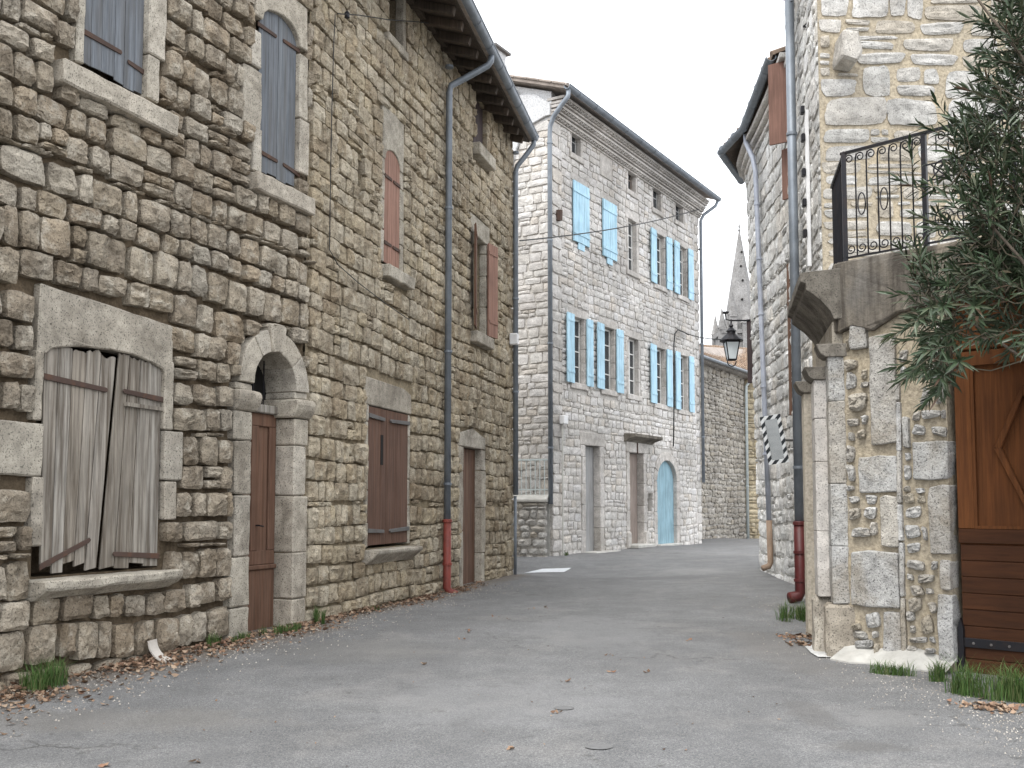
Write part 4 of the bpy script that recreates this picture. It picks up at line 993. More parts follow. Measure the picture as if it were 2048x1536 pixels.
pipe(FH, [Wf(SF-.05, -.35, TF-.02), Wf(SF-.05, -.3, TF-.2), Wf(SF-.1, -.12, TF-.45), Wf(SF-.1, -.1, zb)], .055, 'pale_pipe', collars=[(Wf(SF-.1, -.1, z), 0) for z in (4.5, 2.2)])
MB().tube([Wf(-3, -.36, TF+.0)-O, Wf(SF+.15, -.36, TF+.0)-O], .06, 8).build('gutter', 'zinc', FH)
q0 = at_y(1489, 1080, 38.2); fo = Face((q0.x, q0.y), (1, -.12)); OH = thing('ochre_stone_house', 'sliver of ochre stone house beside the pale pipe at the far corner', 'house', (q0.x, q0.y, 0), 'old stone houses along the street')
lay(OH, [(fo, cells(.05, 2.6, -.3, 6.2, (.16, .26), (.22, .5), [], .015, .05, .15), .05, 0, .05)], stone_variants('stone_ochre', 3, 12, .75, .4, .12, .15), 150)
wall_core(OH, [(fo, 0, 4, -.4, 6.2, [], .03)], 'mortar_sand'); MB().box(0, 4, .04, 5, -.4, 6.19).build('inner_wall', 'mortar_sand', OH, fo)
MB().box(-.1, 4.2, -.2, 5.2, 6.2, 6.32).build('roof', 'tile_clay', OH, fo)

# ================================================================== church spire
CB = at_y(1487, 1000, 100); CH = thing('church', 'grey stone church spire with pinnacles rising behind the far roofs', 'church', (CB.x, CB.y, 0))
zz = lambda v: 1.5+(HZ-v)/2050*100
MB().box(-2.2, 2.2, -2.2, 2.2, 0, zz(672)).build('tower', 'stone_church', CH, bevel=.05)
MB().box(-2.4, 2.4, -2.4, 2.4, zz(672), zz(664)).build('tower_cornice', 'stone_church', CH)
spire = MB().lathe([(1.75, zz(664)), (1.6, zz(640)), (.08, zz(455))], 8, rot=math.pi/8).build('spire', 'stone_church', CH)
MB().lathe([(.05, zz(457)), (.16, zz(453)), (.05, zz(449)), (.12, zz(446)), (.03, zz(438))], 8).build('finial', 'stone_church', spire)
for (dz, xx) in ((600, -.1), (560, .05), (530, -.05), (500, .1)):
    MB().lathe([(.12, 0), (.12, .1)], 6).xf(Matrix.Translation((xx, -(zz(455)-zz(dz))/(zz(455)-zz(640))*1.6*.93-.02, zz(dz))) @ Matrix.Rotation(R(90), 4, 'X')).build('spire_hole_shade', 'opening_shade', spire)  # dark discs paint the shade of holes in the spire
def pinnacle(x, y, vb, vt, wd):
    o = MB().box(x-wd, x+wd, y-wd, y+wd, zz(vb)-3, zz(vb-(vb-vt)*.42)).build('pinnacle', 'stone_church', CH)
    MB().lathe([(wd*1.5, zz(vb-(vb-vt)*.42)), (wd*1.15, zz(vb-(vb-vt)*.5)), (.04, zz(vt))], 6, (x, y, 0)).build('pinnacle_cap', 'stone_church', o)
    for s_ in (-1, 1): MB().prism([(x+s_*0-wd, zz(vb-(vb-vt)*.36)), (x+wd, zz(vb-(vb-vt)*.36)), (x, zz(vb-(vb-vt)*.62))], y-wd-.1, y-wd).build('gablet', 'stone_church', o); break
pinnacle(-2.25, -2.0, 690, 620, .33); pinnacle(2.25, -2.0, 690, 620, .33); pinnacle(-1.25, -2.1, 668, 588, .36); pinnacle(0, -2.3, 668, 628, .4); pinnacle(-2.1, 2.0, 690, 620, .33)

# ================================================================== curved house on the right
CHP = [(7.4, 22.0), (6.2, 21.6), (5.45, 21.1), (5.0, 20.5), (4.78, 19.8), (4.68, 18.9), (4.62, 17.8), (4.52, 16.4), (4.36, 14.9)]
fc = CurveFace(CHP, .018); TC = 8.25; SC = fc.S[-1]
CV = thing('round_cornered_house', 'white stone house with rounded corner and brown shutters on the right of the street', 'house', (4.68, 18.9, 0), 'old stone houses along the street')
cs = cells(0, SC, -.2, TC, None, (.2, .5), [], .02, .12, .12, .03, hs=lambda z: random.uniform(.2, .36))
lay(CV, [(fc, cs, .034, 0, .06)], stone_variants('stone_white_lifted', 3, 28, .6, .4, .12, .08))
wall_core(CV, [(fc, 0, SC, -.4, TC, [], .010)], 'mortar_grey')
O = Vector(CV.location)
mb = MB(); inner = [(8.2, 21.5), (8.2, 15), (4.9, 15)]
mb.add([Vector((x, y, z))-O for z in (-.4, TC+.4) for x, y in [(7.3, 21.6), (5.6, 20.6), (5.2, 19.6), (5.05, 15.2), (8.2, 15.2)]], [(4, 3, 2, 1, 0), (5, 6, 7, 8, 9)]+[(i, (i+1) % 5, 5+(i+1) % 5, 5+i) for i in range(5)]); mb.build('inner_wall', 'mortar_grey', CV)
# roof: eave polygon with gutter
ZE = 8.42
EP = [Vector(p) for p in ((7.3, 22.5, ZE), (4.93, 21.3, ZE), (4.16, 19.55, ZE), (4.30, 18.25, ZE), (4.05, 15.3, ZE))]
RT = [Vector(p) for p in ((8.3, 20.3, ZE+1.25), (7.2, 19.6, ZE+1.0), (6.9, 19.0, ZE+.95), (6.9, 18.0, ZE+.95), (6.9, 15.1, ZE+.95))]
mb = MB()
for i in range(4): mb.add([EP[i]-O, EP[i+1]-O, RT[i+1]-O, RT[i]-O], [(3, 2, 1, 0)]); mb.add([EP[i]-O-Vector((0, 0, .08)), EP[i+1]-O-Vector((0, 0, .08)), RT[i+1]-O-Vector((0, 0, .08)), RT[i]-O-Vector((0, 0, .08))], [(0, 1, 2, 3)]); mb.add([EP[i]-O, EP[i+1]-O, EP[i+1]-O-Vector((0, 0, .08)), EP[i]-O-Vector((0, 0, .08))], [(0, 1, 2, 3)])
rc = mb.build('roof', 'eave_wood', CV)
for i in range(4):
    a_, b_ = EP[i], EP[i+1]; n = max(2, int((b_-a_).length/.22)); al = (b_-a_).normalized()
    for k in range(n):
        t = (k+.5)/n; p_, q_ = a_.lerp(b_, t), RT[i].lerp(RT[i+1], t); dr_ = (q_-p_).normalized(); up = al.cross(dr_).normalized(); up = up if up.z > 0 else -up
        p_ = p_-dr_*.04; pr = [(math.cos(m*math.pi/5), math.sin(m*math.pi/5)) for m in range(6)]; mb = MB()
        mb.add([p_+al*x*.1+up*(z*.1)-O for x, z in pr]+[q_+al*x*.08+up*(z*.08)-O for x, z in pr], [(j, j+1, 7+j, 6+j) for j in range(5)]+[(0, 5, 4, 3, 2, 1)]); mb.build('roof_tile', 'tile_clay_old', rc)
def gutter_run(pts, house, mat='zinc', rad=.08):
    for a_, b_ in zip(pts, pts[1:]):
        L_ = (b_-a_).length; d_ = (b_-a_).normalized(); mb = MB(); n = 8; sd_ = d_.cross(Vector((0, 0, 1)))
        pr = [(math.cos(math.pi+math.pi*i/n), math.sin(math.pi+math.pi*i/n)) for i in range(n+1)]; pr2 = [(x*.86, z*.86) for x, z in pr[::-1]]; pp = [(x*rad, z*rad) for x, z in pr+pr2]
        m = len(pp); mb.add([a_+sd_*x+Vector((0, 0, z))-O for x, z in pp]+[b_+sd_*x+Vector((0, 0, z))-O for x, z in pp], [(i, (i+1) % m, m+(i+1) % m, m+i) for i in range(m)]+[tuple(range(m-1, -1, -1)), tuple(range(m, 2*m))])
        g_ = mb.build('gutter', mat, house); k = .5
        while k < L_:
            MB().tube([a_+d_*k-O+Vector((0, 0, 0))-d_*.01+Vector((0, 0, -rad*.0)), a_+d_*(k+.02)-O], rad+.006, 12).build('gutter_bracket', mat, g_); k += .7
gd = Vector((0, 0, -.04)); gutter_run([EP[4]+Vector((-.07, 0, 0))+gd, EP[3]+Vector((-.07, 0, 0))+gd], CV); gutter_run([EP[3]+Vector((-.07, .02, 0))+gd, EP[2]+Vector((-.08, .02, 0))+gd], CV, 'zinc'); gutter_run([EP[2]+Vector((-.08, .04, 0))+gd, EP[1]+Vector((-.05, .07, 0))+gd], CV)
# eave courses under the roof
for k, (off, z_) in enumerate(((.05, TC-.26), (.12, TC-.16), (.2, TC-.05))):
    mb = MB(); ns = 26
    for i in range(ns):
        s0_, s1_ = SC*i/ns, SC*(i+1)/ns-.008
        vs = [fc.w(s_, y_, zq)-O for zq in (z_, z_+.08) for s_, y_ in ((s0_, -off), (s1_, -off), (s1_, .15), (s0_, .15))]
        MB().add(vs, [(0, 3, 2, 1), (4, 5, 6, 7), (0, 1, 5, 4), (1, 2, 6, 5), (2, 3, 7, 6), (3, 0, 4, 7)]).build('eave_stone', 'stone_pale', CV, bevel=.01)
def cpos(u, z, off=0.0):
    """street side point of the curved wall at image column u"""
    best = None
    for k in range(800):
        s_ = SC*k/799; p_ = fc.w(s_, -off, z); uu = 1024+F*p_.x/p_.y
        if s_ > fc.S[3] and (best is None or abs(uu-u) < best[0]): best = (abs(uu-u), s_)
    return best[1]
sd1 = cpos(1541, 4)
zb = fc.w(sd1, 0, 0); zfoot = gz(zb.x, zb.y)
pipe(CV, [EP[3]+Vector((-.0, .2, -.1)), EP[3]+Vector((.02, .25, -.25)), fc.w(sd1, -.15, 7.75), fc.w(sd1, -.11, 7.5), fc.w(sd1, -.10, 4), fc.w(sd1, -.09, zfoot+.95)], .045, 'zinc_pale', collars=[(fc.w(sd1, -.103, z), 0) for z in (6.9, 5.9, 4.9, 3.6, 2.4)])
pipe(CV, [fc.w(sd1, -.09, zfoot+.98), fc.w(sd1, -.09, zfoot+.25), fc.w(sd1, -.12, zfoot+.18), fc.w(sd1+.03, -.24, zfoot+.14)], .052, 'copper_pipe', 'pipe_foot')
def curve_box(name, mat, s_, z0, z1, ln, wd, ang, parent=CV, n=4, label=None):
    """open shutter leaf hinged on the curved wall, standing out by ang degrees"""
    p_, an = fc.frame(s_, -.03, (z0+z1)/2); M = Matrix.Translation(Vector((p_.x, p_.y, 0))-O) @ Matrix.Rotation(an+R(ang), 4, 'Z')
    o = MB().box(0, ln, -.02, 0, z0, z1).xf(M).build(name, mat, parent)
    if label: o['label'] = label
    for i in range(n): MB().box(ln*i/n+.003, ln*(i+1)/n-.003, -.04, -.019, z0, z1).xf(M).build('plank', mat, o, bevel=.002)
    for z_ in (z0+.15, z1-.13): MB().box(.01, ln-.01, -.055, -.039, z_-.035, z_+.035).xf(M).build('batten', mat, o, bevel=.002)
    return o
sA = cpos(1593, 7)
curve_box('shutter', 'wood_brown', SC-.1, 6.95, 8.2, .36, 0, 180+62, n=4, label='brown open shutter high up under the eave')
curve_box('shutter', 'wood_brown', SC-.3, 6.15, 6.93, .2, 0, 180+40, n=2, label='brown shutter just below the eave one')
curve_box('shutter', 'paint_maroon', SC-.5, 3.6, 5.6, .12, 0, 180+22, n=2, label='maroon shutter at mid height')
curve_box('shutter', 'paint_maroon', SC-1.0, 2.9, 5.3, .10, 0, 180+16, n=2, label='long maroon shutter folded on the wall')
s_far = cpos(1503, 4)
p_, an = fc.frame(fc.S[3]+.25, -.05, 4.2)
q0, q1 = at_y(1497, 640, 20.7), at_y(1503, 768, 20.4)
sh = MB().box(-.19, .0, -.03, .03, 3.95, 5.25).xf(Matrix.Translation(Vector((5.0-.08, 20.45, 0))-O) @ Matrix.Rotation(R(-35), 4, 'Z')).build('shutter', 'paint_plum', CV, bevel=.006); sh['label'] = 'dark shutter standing out at the far rounded corner'

# ================================================================== street lamp on its bracket
lp = at_y(1463, 690, 20.5); LM = thing('street_lamp', 'black four-sided street lantern hanging from a wall bracket before the church', 'street lamp', (lp.x, lp.y, lp.z-.3))
b0 = .11; t0 = .19; zt_ = .36
fr = MB()
for i in range(4):
    a_ = math.pi/4+i*math.pi/2; c0, s0_ = math.cos(a_), math.sin(a_); fr.tube([(c0*b0, s0_*b0, .0), (c0*t0, s0_*t0, zt_)], .012, 6)
for rr, z_ in ((b0, 0), (t0, zt_)):
    pts = [(rr*math.cos(math.pi/4+i*math.pi/2), rr*math.sin(math.pi/4+i*math.pi/2), z_) for i in range(5)]
    for p_, q_ in zip(pts, pts[1:]): fr.tube([p_, q_], .014, 6)
frm = fr.build('lantern_frame', 'iron_black', LM)
for i in range(4):
    a_ = math.pi/4+i*math.pi/2; b_ = a_+math.pi/2
    MB().add([(b0*.97*math.cos(a_), b0*.97*math.sin(a_), .01), (b0*.97*math.cos(b_), b0*.97*math.sin(b_), .01), (t0*.97*math.cos(b_), t0*.97*math.sin(b_), zt_-.01), (t0*.97*math.cos(a_), t0*.97*math.sin(a_), zt_-.01)], [(0, 1, 2, 3)]).build('lantern_pane', 'lamp_glass', frm)
MB().lathe([(t0*1.25, zt_+.012), (t0*1.28, zt_+.03), (t0*.9, zt_+.10), (.09, zt_+.17), (.085, zt_+.21), (.11, zt_+.22), (.06, zt_+.27), (.03, zt_+.30)], 12).build('lantern_cap', 'iron_black', LM, smooth=False)
MB().lathe([(.03, zt_+.30), (.05, zt_+.33), (.03, zt_+.36), (.018, zt_+.38), (.018, zt_+.46)], 8).build('finial', 'iron_black', LM)
MB().tube([(0, 0, zt_+.44), (.35, 0, zt_+.44), (.62, .05, zt_+.44)], .018, 8).build('bracket_arm', 'iron_black', LM)
MB().tube([(-.12, 0, zt_+.58), (-.1, 0, zt_+.46), (0, 0, zt_+.44)], .014, 6).build('bracket_scroll', 'iron_black', LM)
MB().box(-.17, -.05, -.05, .05, zt_+.58, zt_+.62).build('bracket_cap', 'iron_black', LM, bevel=.008)
MB().tube([(math.cos(t)*.09, 0, -.03-.10*math.sin(t)) for t in [math.pi*i/8 for i in range(9)]], .012, 6).build('lower_loop', 'iron_black', LM)

# ================================================================== traffic mirror
mp = at_y(1549, 879, 15.7)
MR = thing('traffic_mirror', 'tilted traffic mirror in a black and white striped frame on the round-cornered house', 'mirror', mp, rz=0)
Mt = Matrix.Rotation(R(-14), 4, 'Y') @ Matrix.Identity(4)
hw, hh, fw = .155, .375, .058
mbf = MB(); mbf.box(-hw, hw, -.02, .02, hh-fw, hh); mbf.box(-hw, hw, -.02, .02, -hh, -hh+fw); mbf.box(-hw, -hw+fw, -.02, .02, -hh+fw, hh-fw); mbf.box(hw-fw, hw, -.02, .02, -hh+fw, hh-fw)
SK = Matrix(((1, 0, -.16, 0), (0, 1, 0, 0), (.10, 0, 1, 0), (0, 0, 0, 1)))
TL = Matrix.Rotation(R(-24), 4, 'Z') @ Matrix.Rotation(R(-8), 4, 'Y') @ Matrix.Rotation(R(10), 4, 'X')
mbf.xf(TL).build('striped_frame', 'mirror_stripes', MR)
MB().box(-hw+fw+.001, hw-fw-.001, .0, .012, -hh+fw+.001, hh-fw-.001).xf(TL).build('mirror_glass', 'mirror_glass', MR)
MB().box(-hw+.01, hw-.01, .021, .05, -hh+.01, hh-.01).xf(TL).build('mirror_back', 'iron_grey', MR)
MB().tube([(0, .05, 0), (.12, .12, .0), (.45, .2, 0)], .02, 8).build('mirror_arm', 'iron_grey', MR)

# ================================================================== TALL HOUSE on the right
K_ = Vector((3.75, 12.2)); FARK = Vector((4.14, 15.05))
fts = Face(FARK, K_-FARK); LTS = (K_-FARK).length; ftf = Face(K_, (1, .02))
TT = 9.4
TH = thing('tall_white_stone_house', 'tall white stone house with sandy joints on the right behind the oleander', 'house', (K_.x, K_.y, 0), 'old stone houses along the street')
blk = []
cb_ = ftf.rect(1662, 1706, 82, 146); blk.append(cb_)
cs = cells(0, 4.2, 3.2, TT, None, (.22, .75), blk, .028, .0, .2, .03, hs=lambda z: random.choice((random.uniform(.14, .24), random.uniform(.26, .42))))
cs2 = cells(0, LTS, -.2, TT, None, (.2, .55), [], .04, .0, .2, .03, hs=lambda z: random.uniform(.18, .36))
lay(TH, [(ftf, cs, .022, .0, .05)], stone_variants('stone_white', 5, 30, .3, .5, .13, .10), 200)
lay(TH, [(fts, cs2, .02, .0, .04)], stone_variants('stone_white_lifted', 5, 26, .3, .5, .13, .10), 100, 'street_side_rubble')
wall_core(TH, [(ftf, 0, 5, 2.2, TT, [], .004)], 'mortar_sand'); wall_core(TH, [(fts, 0, LTS, -.4, TT, [], .004)], 'mortar_grey', 'street_wall')
O = Vector(TH.location)
mb = MB(); pl = [Vector((FARK.x, FARK.y)), Vector((4.0, 12.3)), Vector((8.7, 12.4)), Vector((8.7, 15.05))]
mb.add([Vector((p.x, p.y, z))-O for z in (-.4, TT) for p in pl], [(3, 2, 1, 0), (4, 5, 6, 7)]+[(i, (i+1) % 4, 4+(i+1) % 4, 4+i) for i in range(4)]); mb.build('inner_wall', 'mortar_grey', TH)
mb = MB(); pl = [Vector((3.7, 15.3)), Vector((3.35, 11.8)), Vector((9, 11.9)), Vector((9, 15.3))]
mb.add([Vector((p.x, p.y, z))-O for z in (TT, TT+.12) for p in pl], [(3, 2, 1, 0), (4, 5, 6, 7)]+[(i, (i+1) % 4, 4+(i+1) % 4, 4+i) for i in range(4)]); mb.build('roof', 'tile_clay', TH)
q = cb_; MB().prism([(q[0], q[2]+.05), (q[1]-.06, q[2]), (q[1], q[2]+.1), (q[1]-.02, q[3]-.04), (q[0]+.05, q[3])], -.34, .1).build('corbel_stone', 'stone_white', TH, ftf, bevel=.03, rough=.012)
Wt = fts.w; su = lambda u: fts.px(u, 700)[0]
sp = su(1612)
def wz(u, v): return fts.px(u, v)[1]
zr = wz(1602, 1045); z_b = gz(*(fts.xy(sp, -.15)))
pipe(TH, [Wt(sp, -.13, TT-.1), Wt(sp, -.13, zr)], .062, 'zinc', collars=[(Wt(sp, -.13, z), 0) for z in (6.55, 4.1, 2.0)])
pipe(TH, [Wt(sp, -.13, zr+.03), Wt(sp, -.13, z_b+.16), Wt(sp+.0, -.16, z_b+.09), Wt(sp+.05, -.28, z_b+.07)], .075, 'cast_dark_red', 'cast_iron_foot', collars=[(Wt(sp, -.13, z), 0) for z in (zr, zr-.38, z_b+.3)])['label'] = 'dark red cast iron foot of the downpipe'
s_ = su(1630); c_ = MB().box(s_-.025, s_+.025, -.07, -.02, wz(1632, 525), wz(1632, 190)).build('white_conduit', 'white_plastic', TH, fts, bevel=.006)
for v in (190, 250, 325, 390, 455): MB().box(s_-.05, s_+.05, -.12, -.072, wz(1632, v)-.05, wz(1632, v)+.05).build('cable_clip', 'iron_black', c_, fts, bevel=.01)
s_ = su(1650); MB().tube([(s_-.3, -.1, wz(1640, 18)), (s_-.2, -.14, wz(1640, 22)), (s_-.08, -.16, wz(1645, 20)), (s_, -.14, wz(1650, 5))], .01, 6).build('wall_cable', 'cable_black', TH, fts)

# ================================================================== WING with doorway, terrace and gate
P0 = Vector((2.99, 9.2)); sdv = Vector((-.2, -1)).normalized(); FAR = P0-sdv*3.06
fws = Face(FAR, sdv); fwf = Face(P0, (1, -1.0)); LF = 4.0; ZP = 3.70; ZR = 3.06
WG = thing('gatehouse_wing', 'low rubble wing with a classical doorway, stained parapet and wooden gate on the right', 'house', (P0.x, P0.y, 0), 'old stone houses along the street')
blk = []; ops = []
ga = fwf.px(1906, 1100)[0]; GZ0 = fwf.px(1915, 1348)[1]-.05; ops.append((ga, ga+2.5, GZ0-.3, 3.5, .35)); blk.append((ga, ga+2.5, GZ0-.3, 3.5))
big = [(1738, 1796, 668, 890), (1752, 1796, 900, 906), (1716, 1798, 908, 988), (1762, 1800, 990, 1096), (1702, 1802, 1100, 1216), (1764, 1804, 1220, 1310), (1806, 1822, 830, 900), (1826, 1904, 880, 960), (1858, 1906, 968, 1112), (1880, 1908, 1116, 1180), (1876, 1912, 1184, 1330), (1700, 1736, 650, 700)]
for (u0, u1, v0, v1) in big:
    if v1-v0 < 10: continue
    q = fwf.rect(u0, u1, v0, v1); q = (q[0], min(q[1], ga-.006), q[2], q[3]); blk.append(q)
    e_ = [random.uniform(0, .022) for _ in range(8)]; a_, b_, c_, d_ = q[0]+.004, q[1]-.003, q[2]+.004, q[3]-.004
    MB().prism([(a_+e_[0], c_+e_[1]), (a_+(b_-a_)*random.uniform(.3, .7), c_+e_[1]*random.random()), (b_-e_[2]*.3, c_+e_[3]), (b_-e_[4]*.3, d_-e_[5]), (a_+(b_-a_)*random.uniform(.3, .7), d_-e_[5]*random.random()), (a_+e_[6], d_-e_[7])], -.028-random.random()*.015, .15).build('dressed_stone', 'stone_wing', WG, fwf, bevel=.010, worn=.014)
ru = fwf.rect(1797, 1808, 760, 1310); z_ = ru[2]
while z_ < ru[3]-.05:
    h = min(random.uniform(.25, .5), ru[3]-z_); MB().box(ru[0]+.004, ru[1]-.004, -.034, .1, z_+.003, z_+h-.003).build('chamfer_stone', 'stone_wing', WG, fwf, bevel=.012, worn=.012); z_ += h
blk.append(ru)
cs = cells(.02, ga, -.1, ZR, None, (.08, .22), blk, .016, 0, .3, .04, hs=lambda z: random.uniform(.09, .22))
cs = [(c[0]+random.uniform(-.012, .012), c[1]+random.uniform(-.012, .012), c[2]*random.uniform(.72, 1), c[3]*random.uniform(.72, 1), c[4]) for c in cs if random.random() < .95]
sdo = [(1.72, 2.46, -.2, 2.45)]
cs2 = cells(0, 3.05, -.2, ZR, (.15, .3), (.2, .4), [(1.3, 3.06, -.3, 3.1)], .03)
lay(WG, [(fwf, cs, .045, .0, .22), (fws, cs2, .03, .0, .05)], stone_variants('stone_wing', 5, 34, .6, .5, .22, .12))
wall_core(WG, [(fwf, 0, LF, -.3, ZP-.02, ops, .012), (fws, 0, 3.06, -.3, ZP-.02, [(1.72, 2.46, -.2, 2.45, .4)], .012)], 'mortar_sand')
# stained render under the parapet
MB().prism([(-.02, ZR-.02), (.12, ZR+.03), (.3, ZR-.02), (.55, ZR+.10), (ga, ZR+.16), (LF, ZR+.4), (LF, ZP), (-.02, ZP)], -.05, .16).build('stained_parapet', 'render_stained', WG, fwf, bevel=.015, worn=.012)
MB().box(ga, LF, -.03, .1, 3.35, 3.46).build('gate_lintel', 'iron_black', WG, fwf)
MB().box(1.2, 3.05, -.06, .1, ZR, ZP).build('parapet_return', 'render_stained', WG, fws, bevel=.015)
# terrace slab
O = Vector(WG.location); Q = [P0, fwf.xy(LF), Vector((8, 8)), Vector((8, 12.1)), Vector((3.72, 12.1)), FAR]
MB().add([Vector((p.x, p.y, z))-O for z in (ZP-.2, ZP-.03) for p in Q], [tuple(range(5, -1, -1)), tuple(range(6, 12))]+[(i, (i+1) % 6, 6+(i+1) % 6, 6+i) for i in range(6)]).build('terrace_slab', 'cement', WG)
# doorway: two stepped pilasters, far pilaster, door, capital, cornice
z_g = .1
def pil(s0, s1, pr, mat, z0, z1, cuts):
    zz = [z0+(z1-z0)*c for c in cuts]
    for a_, b_ in zip(zz, zz[1:]): MB().box(s0, s1, -pr, .1, a_+.002, b_-.002).build('pilaster_block', mat, WG, fws, bevel=.006, worn=.008 if mat == 'stone_wing' else .003)
pil(2.84, 3.055, .13, 'stone_wing', .62, 2.95, (0, .22, .46, .78, 1)); pil(2.52, 2.835, .235, 'dressed_pale', .66, 2.66, (0, .3, .62, .82, 1))
pil(1.4, 1.68, .235, 'plaster_beige', .0, 2.66, (0, .5, 1))
MB().box(2.80, 3.08, -.19, .1, -.1, .615).build('pilaster_base', 'dressed_buff', WG, fws, bevel=.03, worn=.015); MB().box(2.49, 2.795, -.27, .1, -.1, .655).build('pilaster_base', 'dressed_buff', WG, fws, bevel=.03, worn=.015)
for (s0, s1, pr, z0) in ((2.49, 2.86, .27, 2.66), (1.37, 1.72, .27, 2.66), (2.80, 3.07, .18, 2.84)):
    MB().extrude_path([(-pr+.03, z0), (-pr-.01, z0+.03), (-pr-.04, z0+.09), (-pr-.05, z0+.12), (.1, z0+.12), (.1, z0)], s0, s1).build('capital', 'dressed_grey', WG, fws, bevel=.006)
MB().box(1.42, 3.0, -.08, .1, 2.79, 3.176).build('frieze', 'dressed_buff', WG, fws, bevel=.01)
MB().extrude_path([(-.07, 3.18), (-.10, 3.25), (-.19, 3.35), (-.26, 3.41), (-.31, 3.45), (-.31, 3.51), (-.36, 3.53), (-.36, 3.61), (.05, 3.65), (.05, 3.18)], 1.3, 3.12).build('cornice', 'dressed_grey', WG, fws, bevel=.004, worn=.008)
dr = MB().box(1.73, 2.45, .18, .24, .05, 2.44).build('door', 'varnish_dark', WG, fws); dr['label'] = 'brown door seen edge-on in the doorway'
for k in range(2): MB().box(1.8+k*.34, 2.06+k*.34, .16, .181, .3, 2.2).build('door_panel', 'varnish_dark', dr, fws, bevel=.01)
# cement skirt at the foot
mb = MB(); pts = []
for i in range(9):
    t = i/8; s_ = ga*t; out_ = .20+.05*math.sin(i*1.7)
    a_ = fwf.w(s_, .02, 0); b_ = fwf.w(s_-(.08 if i == 0 else 0), -out_, 0); za = gz(a_.x, a_.y)+.14-.03*math.sin(i); zb = gz(b_.x, b_.y)+.012
    pts.append((Vector((a_.x, a_.y, za))-O, Vector((b_.x, b_.y, zb))-O, Vector((b_.x, b_.y, zb-.2))-O))
for p_, q_ in zip(pts, pts[1:]): mb.add([p_[0], q_[0], q_[1], p_[1], p_[2], q_[2]], [(3, 2, 1, 0), (4, 5, 2, 3)])
mb.build('cement_skirt', 'cement', WG)
# gate
gb = ga+2.5; y = .08
gt = MB().box(ga+.02, gb-.02, y+.03, y+.07, GZ0+.03, 3.3).build('gate', 'varnish', WG, fwf); gt['label'] = 'varnished brown wooden gate with boarded foot and diamond panel'
zs1 = fwf.px(1960, 1058)[1]; zs2 = fwf.px(1960, 728)[1]
zz = [GZ0+.04+(zs1-.13-GZ0-.04)*i/8 for i in range(9)]
for a_, b_ in zip(zz, zz[1:]): MB().box(ga+.03, gb-.03, y, y+.031, a_+.0025, b_-.0025).build('board', 'varnish_dark', gt, fwf, bevel=.004)
MB().box(ga+.02, gb-.02, y-.012, y+.031, zs1-.12, zs1-.004).build('rail', 'varnish_dark', gt, fwf, bevel=.004)
MB().box(ga+.02, gb-.02, y-.012, y+.031, zs2, zs2+.12).build('rail', 'varnish', gt, fwf, bevel=.004)
MB().box(ga+.02, ga+.15, y-.010, y+.031, zs1, zs2-.002).build('stile', 'varnish', gt, fwf, bevel=.004)
mid = (ga+gb)/2; MB().box(mid-.14, mid+.14, y-.010, y+.031, zs1, zs2-.002).build('stile', 'varnish', gt, fwf, bevel=.004)
MB().box(gb-.15, gb-.02, y-.010, y+.031, zs1, zs2-.002).build('stile', 'varnish', gt, fwf, bevel=.004)
for (c0, c1) in ((ga+.15, mid-.14), (mid+.14, gb-.15)):
    mb = MB(); mb.box(c0, c0+.025, y-.002, y+.031, zs1, zs2); mb.box(c0, c1, y-.001, y+.031, zs1, zs1+.025); mb.build('panel_moulding', 'varnish', gt, fwf)
def diamond(cx, cz, hx, hz, wd=.045):
    P_ = [(cx, cz+hz), (cx-hx, cz), (cx, cz-hz), (cx+hx, cz)]; I_ = [(cx, cz+hz-wd*1.9), (cx-hx+wd*1.3, cz), (cx, cz-hz+wd*1.9), (cx+hx-wd*1.3, cz)]
    for i in range(4):
        j = (i+1) % 4; MB().prism([P_[i], P_[j], I_[j], I_[i]], y-.02, y+.031).build('diamond_bar', 'varnish', gt, fwf, bevel=.005)
dl = fwf.px(1981, 900)[0]; dt = fwf.px(2022, 768)[1]; db = fwf.px(2022, 1022)[1]
diamond(dl+.24, (dt+db)/2, .24, (dt-db)/2); diamond(2*mid-dl-.24, (dt+db)/2, .24, (dt-db)/2)
zi = fwf.px(1960, 1290)[1]
MB().box(ga+.03, gb-.03, y-.02, y-.002, zi-.035, zi+.04).build('iron_band', 'iron_black', gt, fwf, bevel=.003)
for k in range(8): MB().lathe([(.012, 0), (.009, .008)], 8).xf(Matrix.Translation((ga+.12+k*.14, y-.02, zi)) @ Matrix.Rotation(R(90), 4, 'X')).build('bolt', 'iron_grey', gt, fwf)
MB().prism([(ga+.0, GZ0+.0), (ga+.045, GZ0), (ga+.045, zi+.12), (ga+.022, zi+.2), (ga, zi+.12)], y-.035, y-.0).build('iron_hinge', 'iron_black', gt, fwf)
MB().box(ga-.08, ga+.06, y-.10, y+.0, GZ0, GZ0+.06).build('hinge_pivot', 'iron_black', gt, fwf, bevel=.006)
for k in range(3):
    c0 = ga+.02+k*.83; MB().box(c0, c0+.8, y, y+.031, zs2+.14, 3.28).build('upper_panel', 'varnish', gt, fwf, bevel=.006)
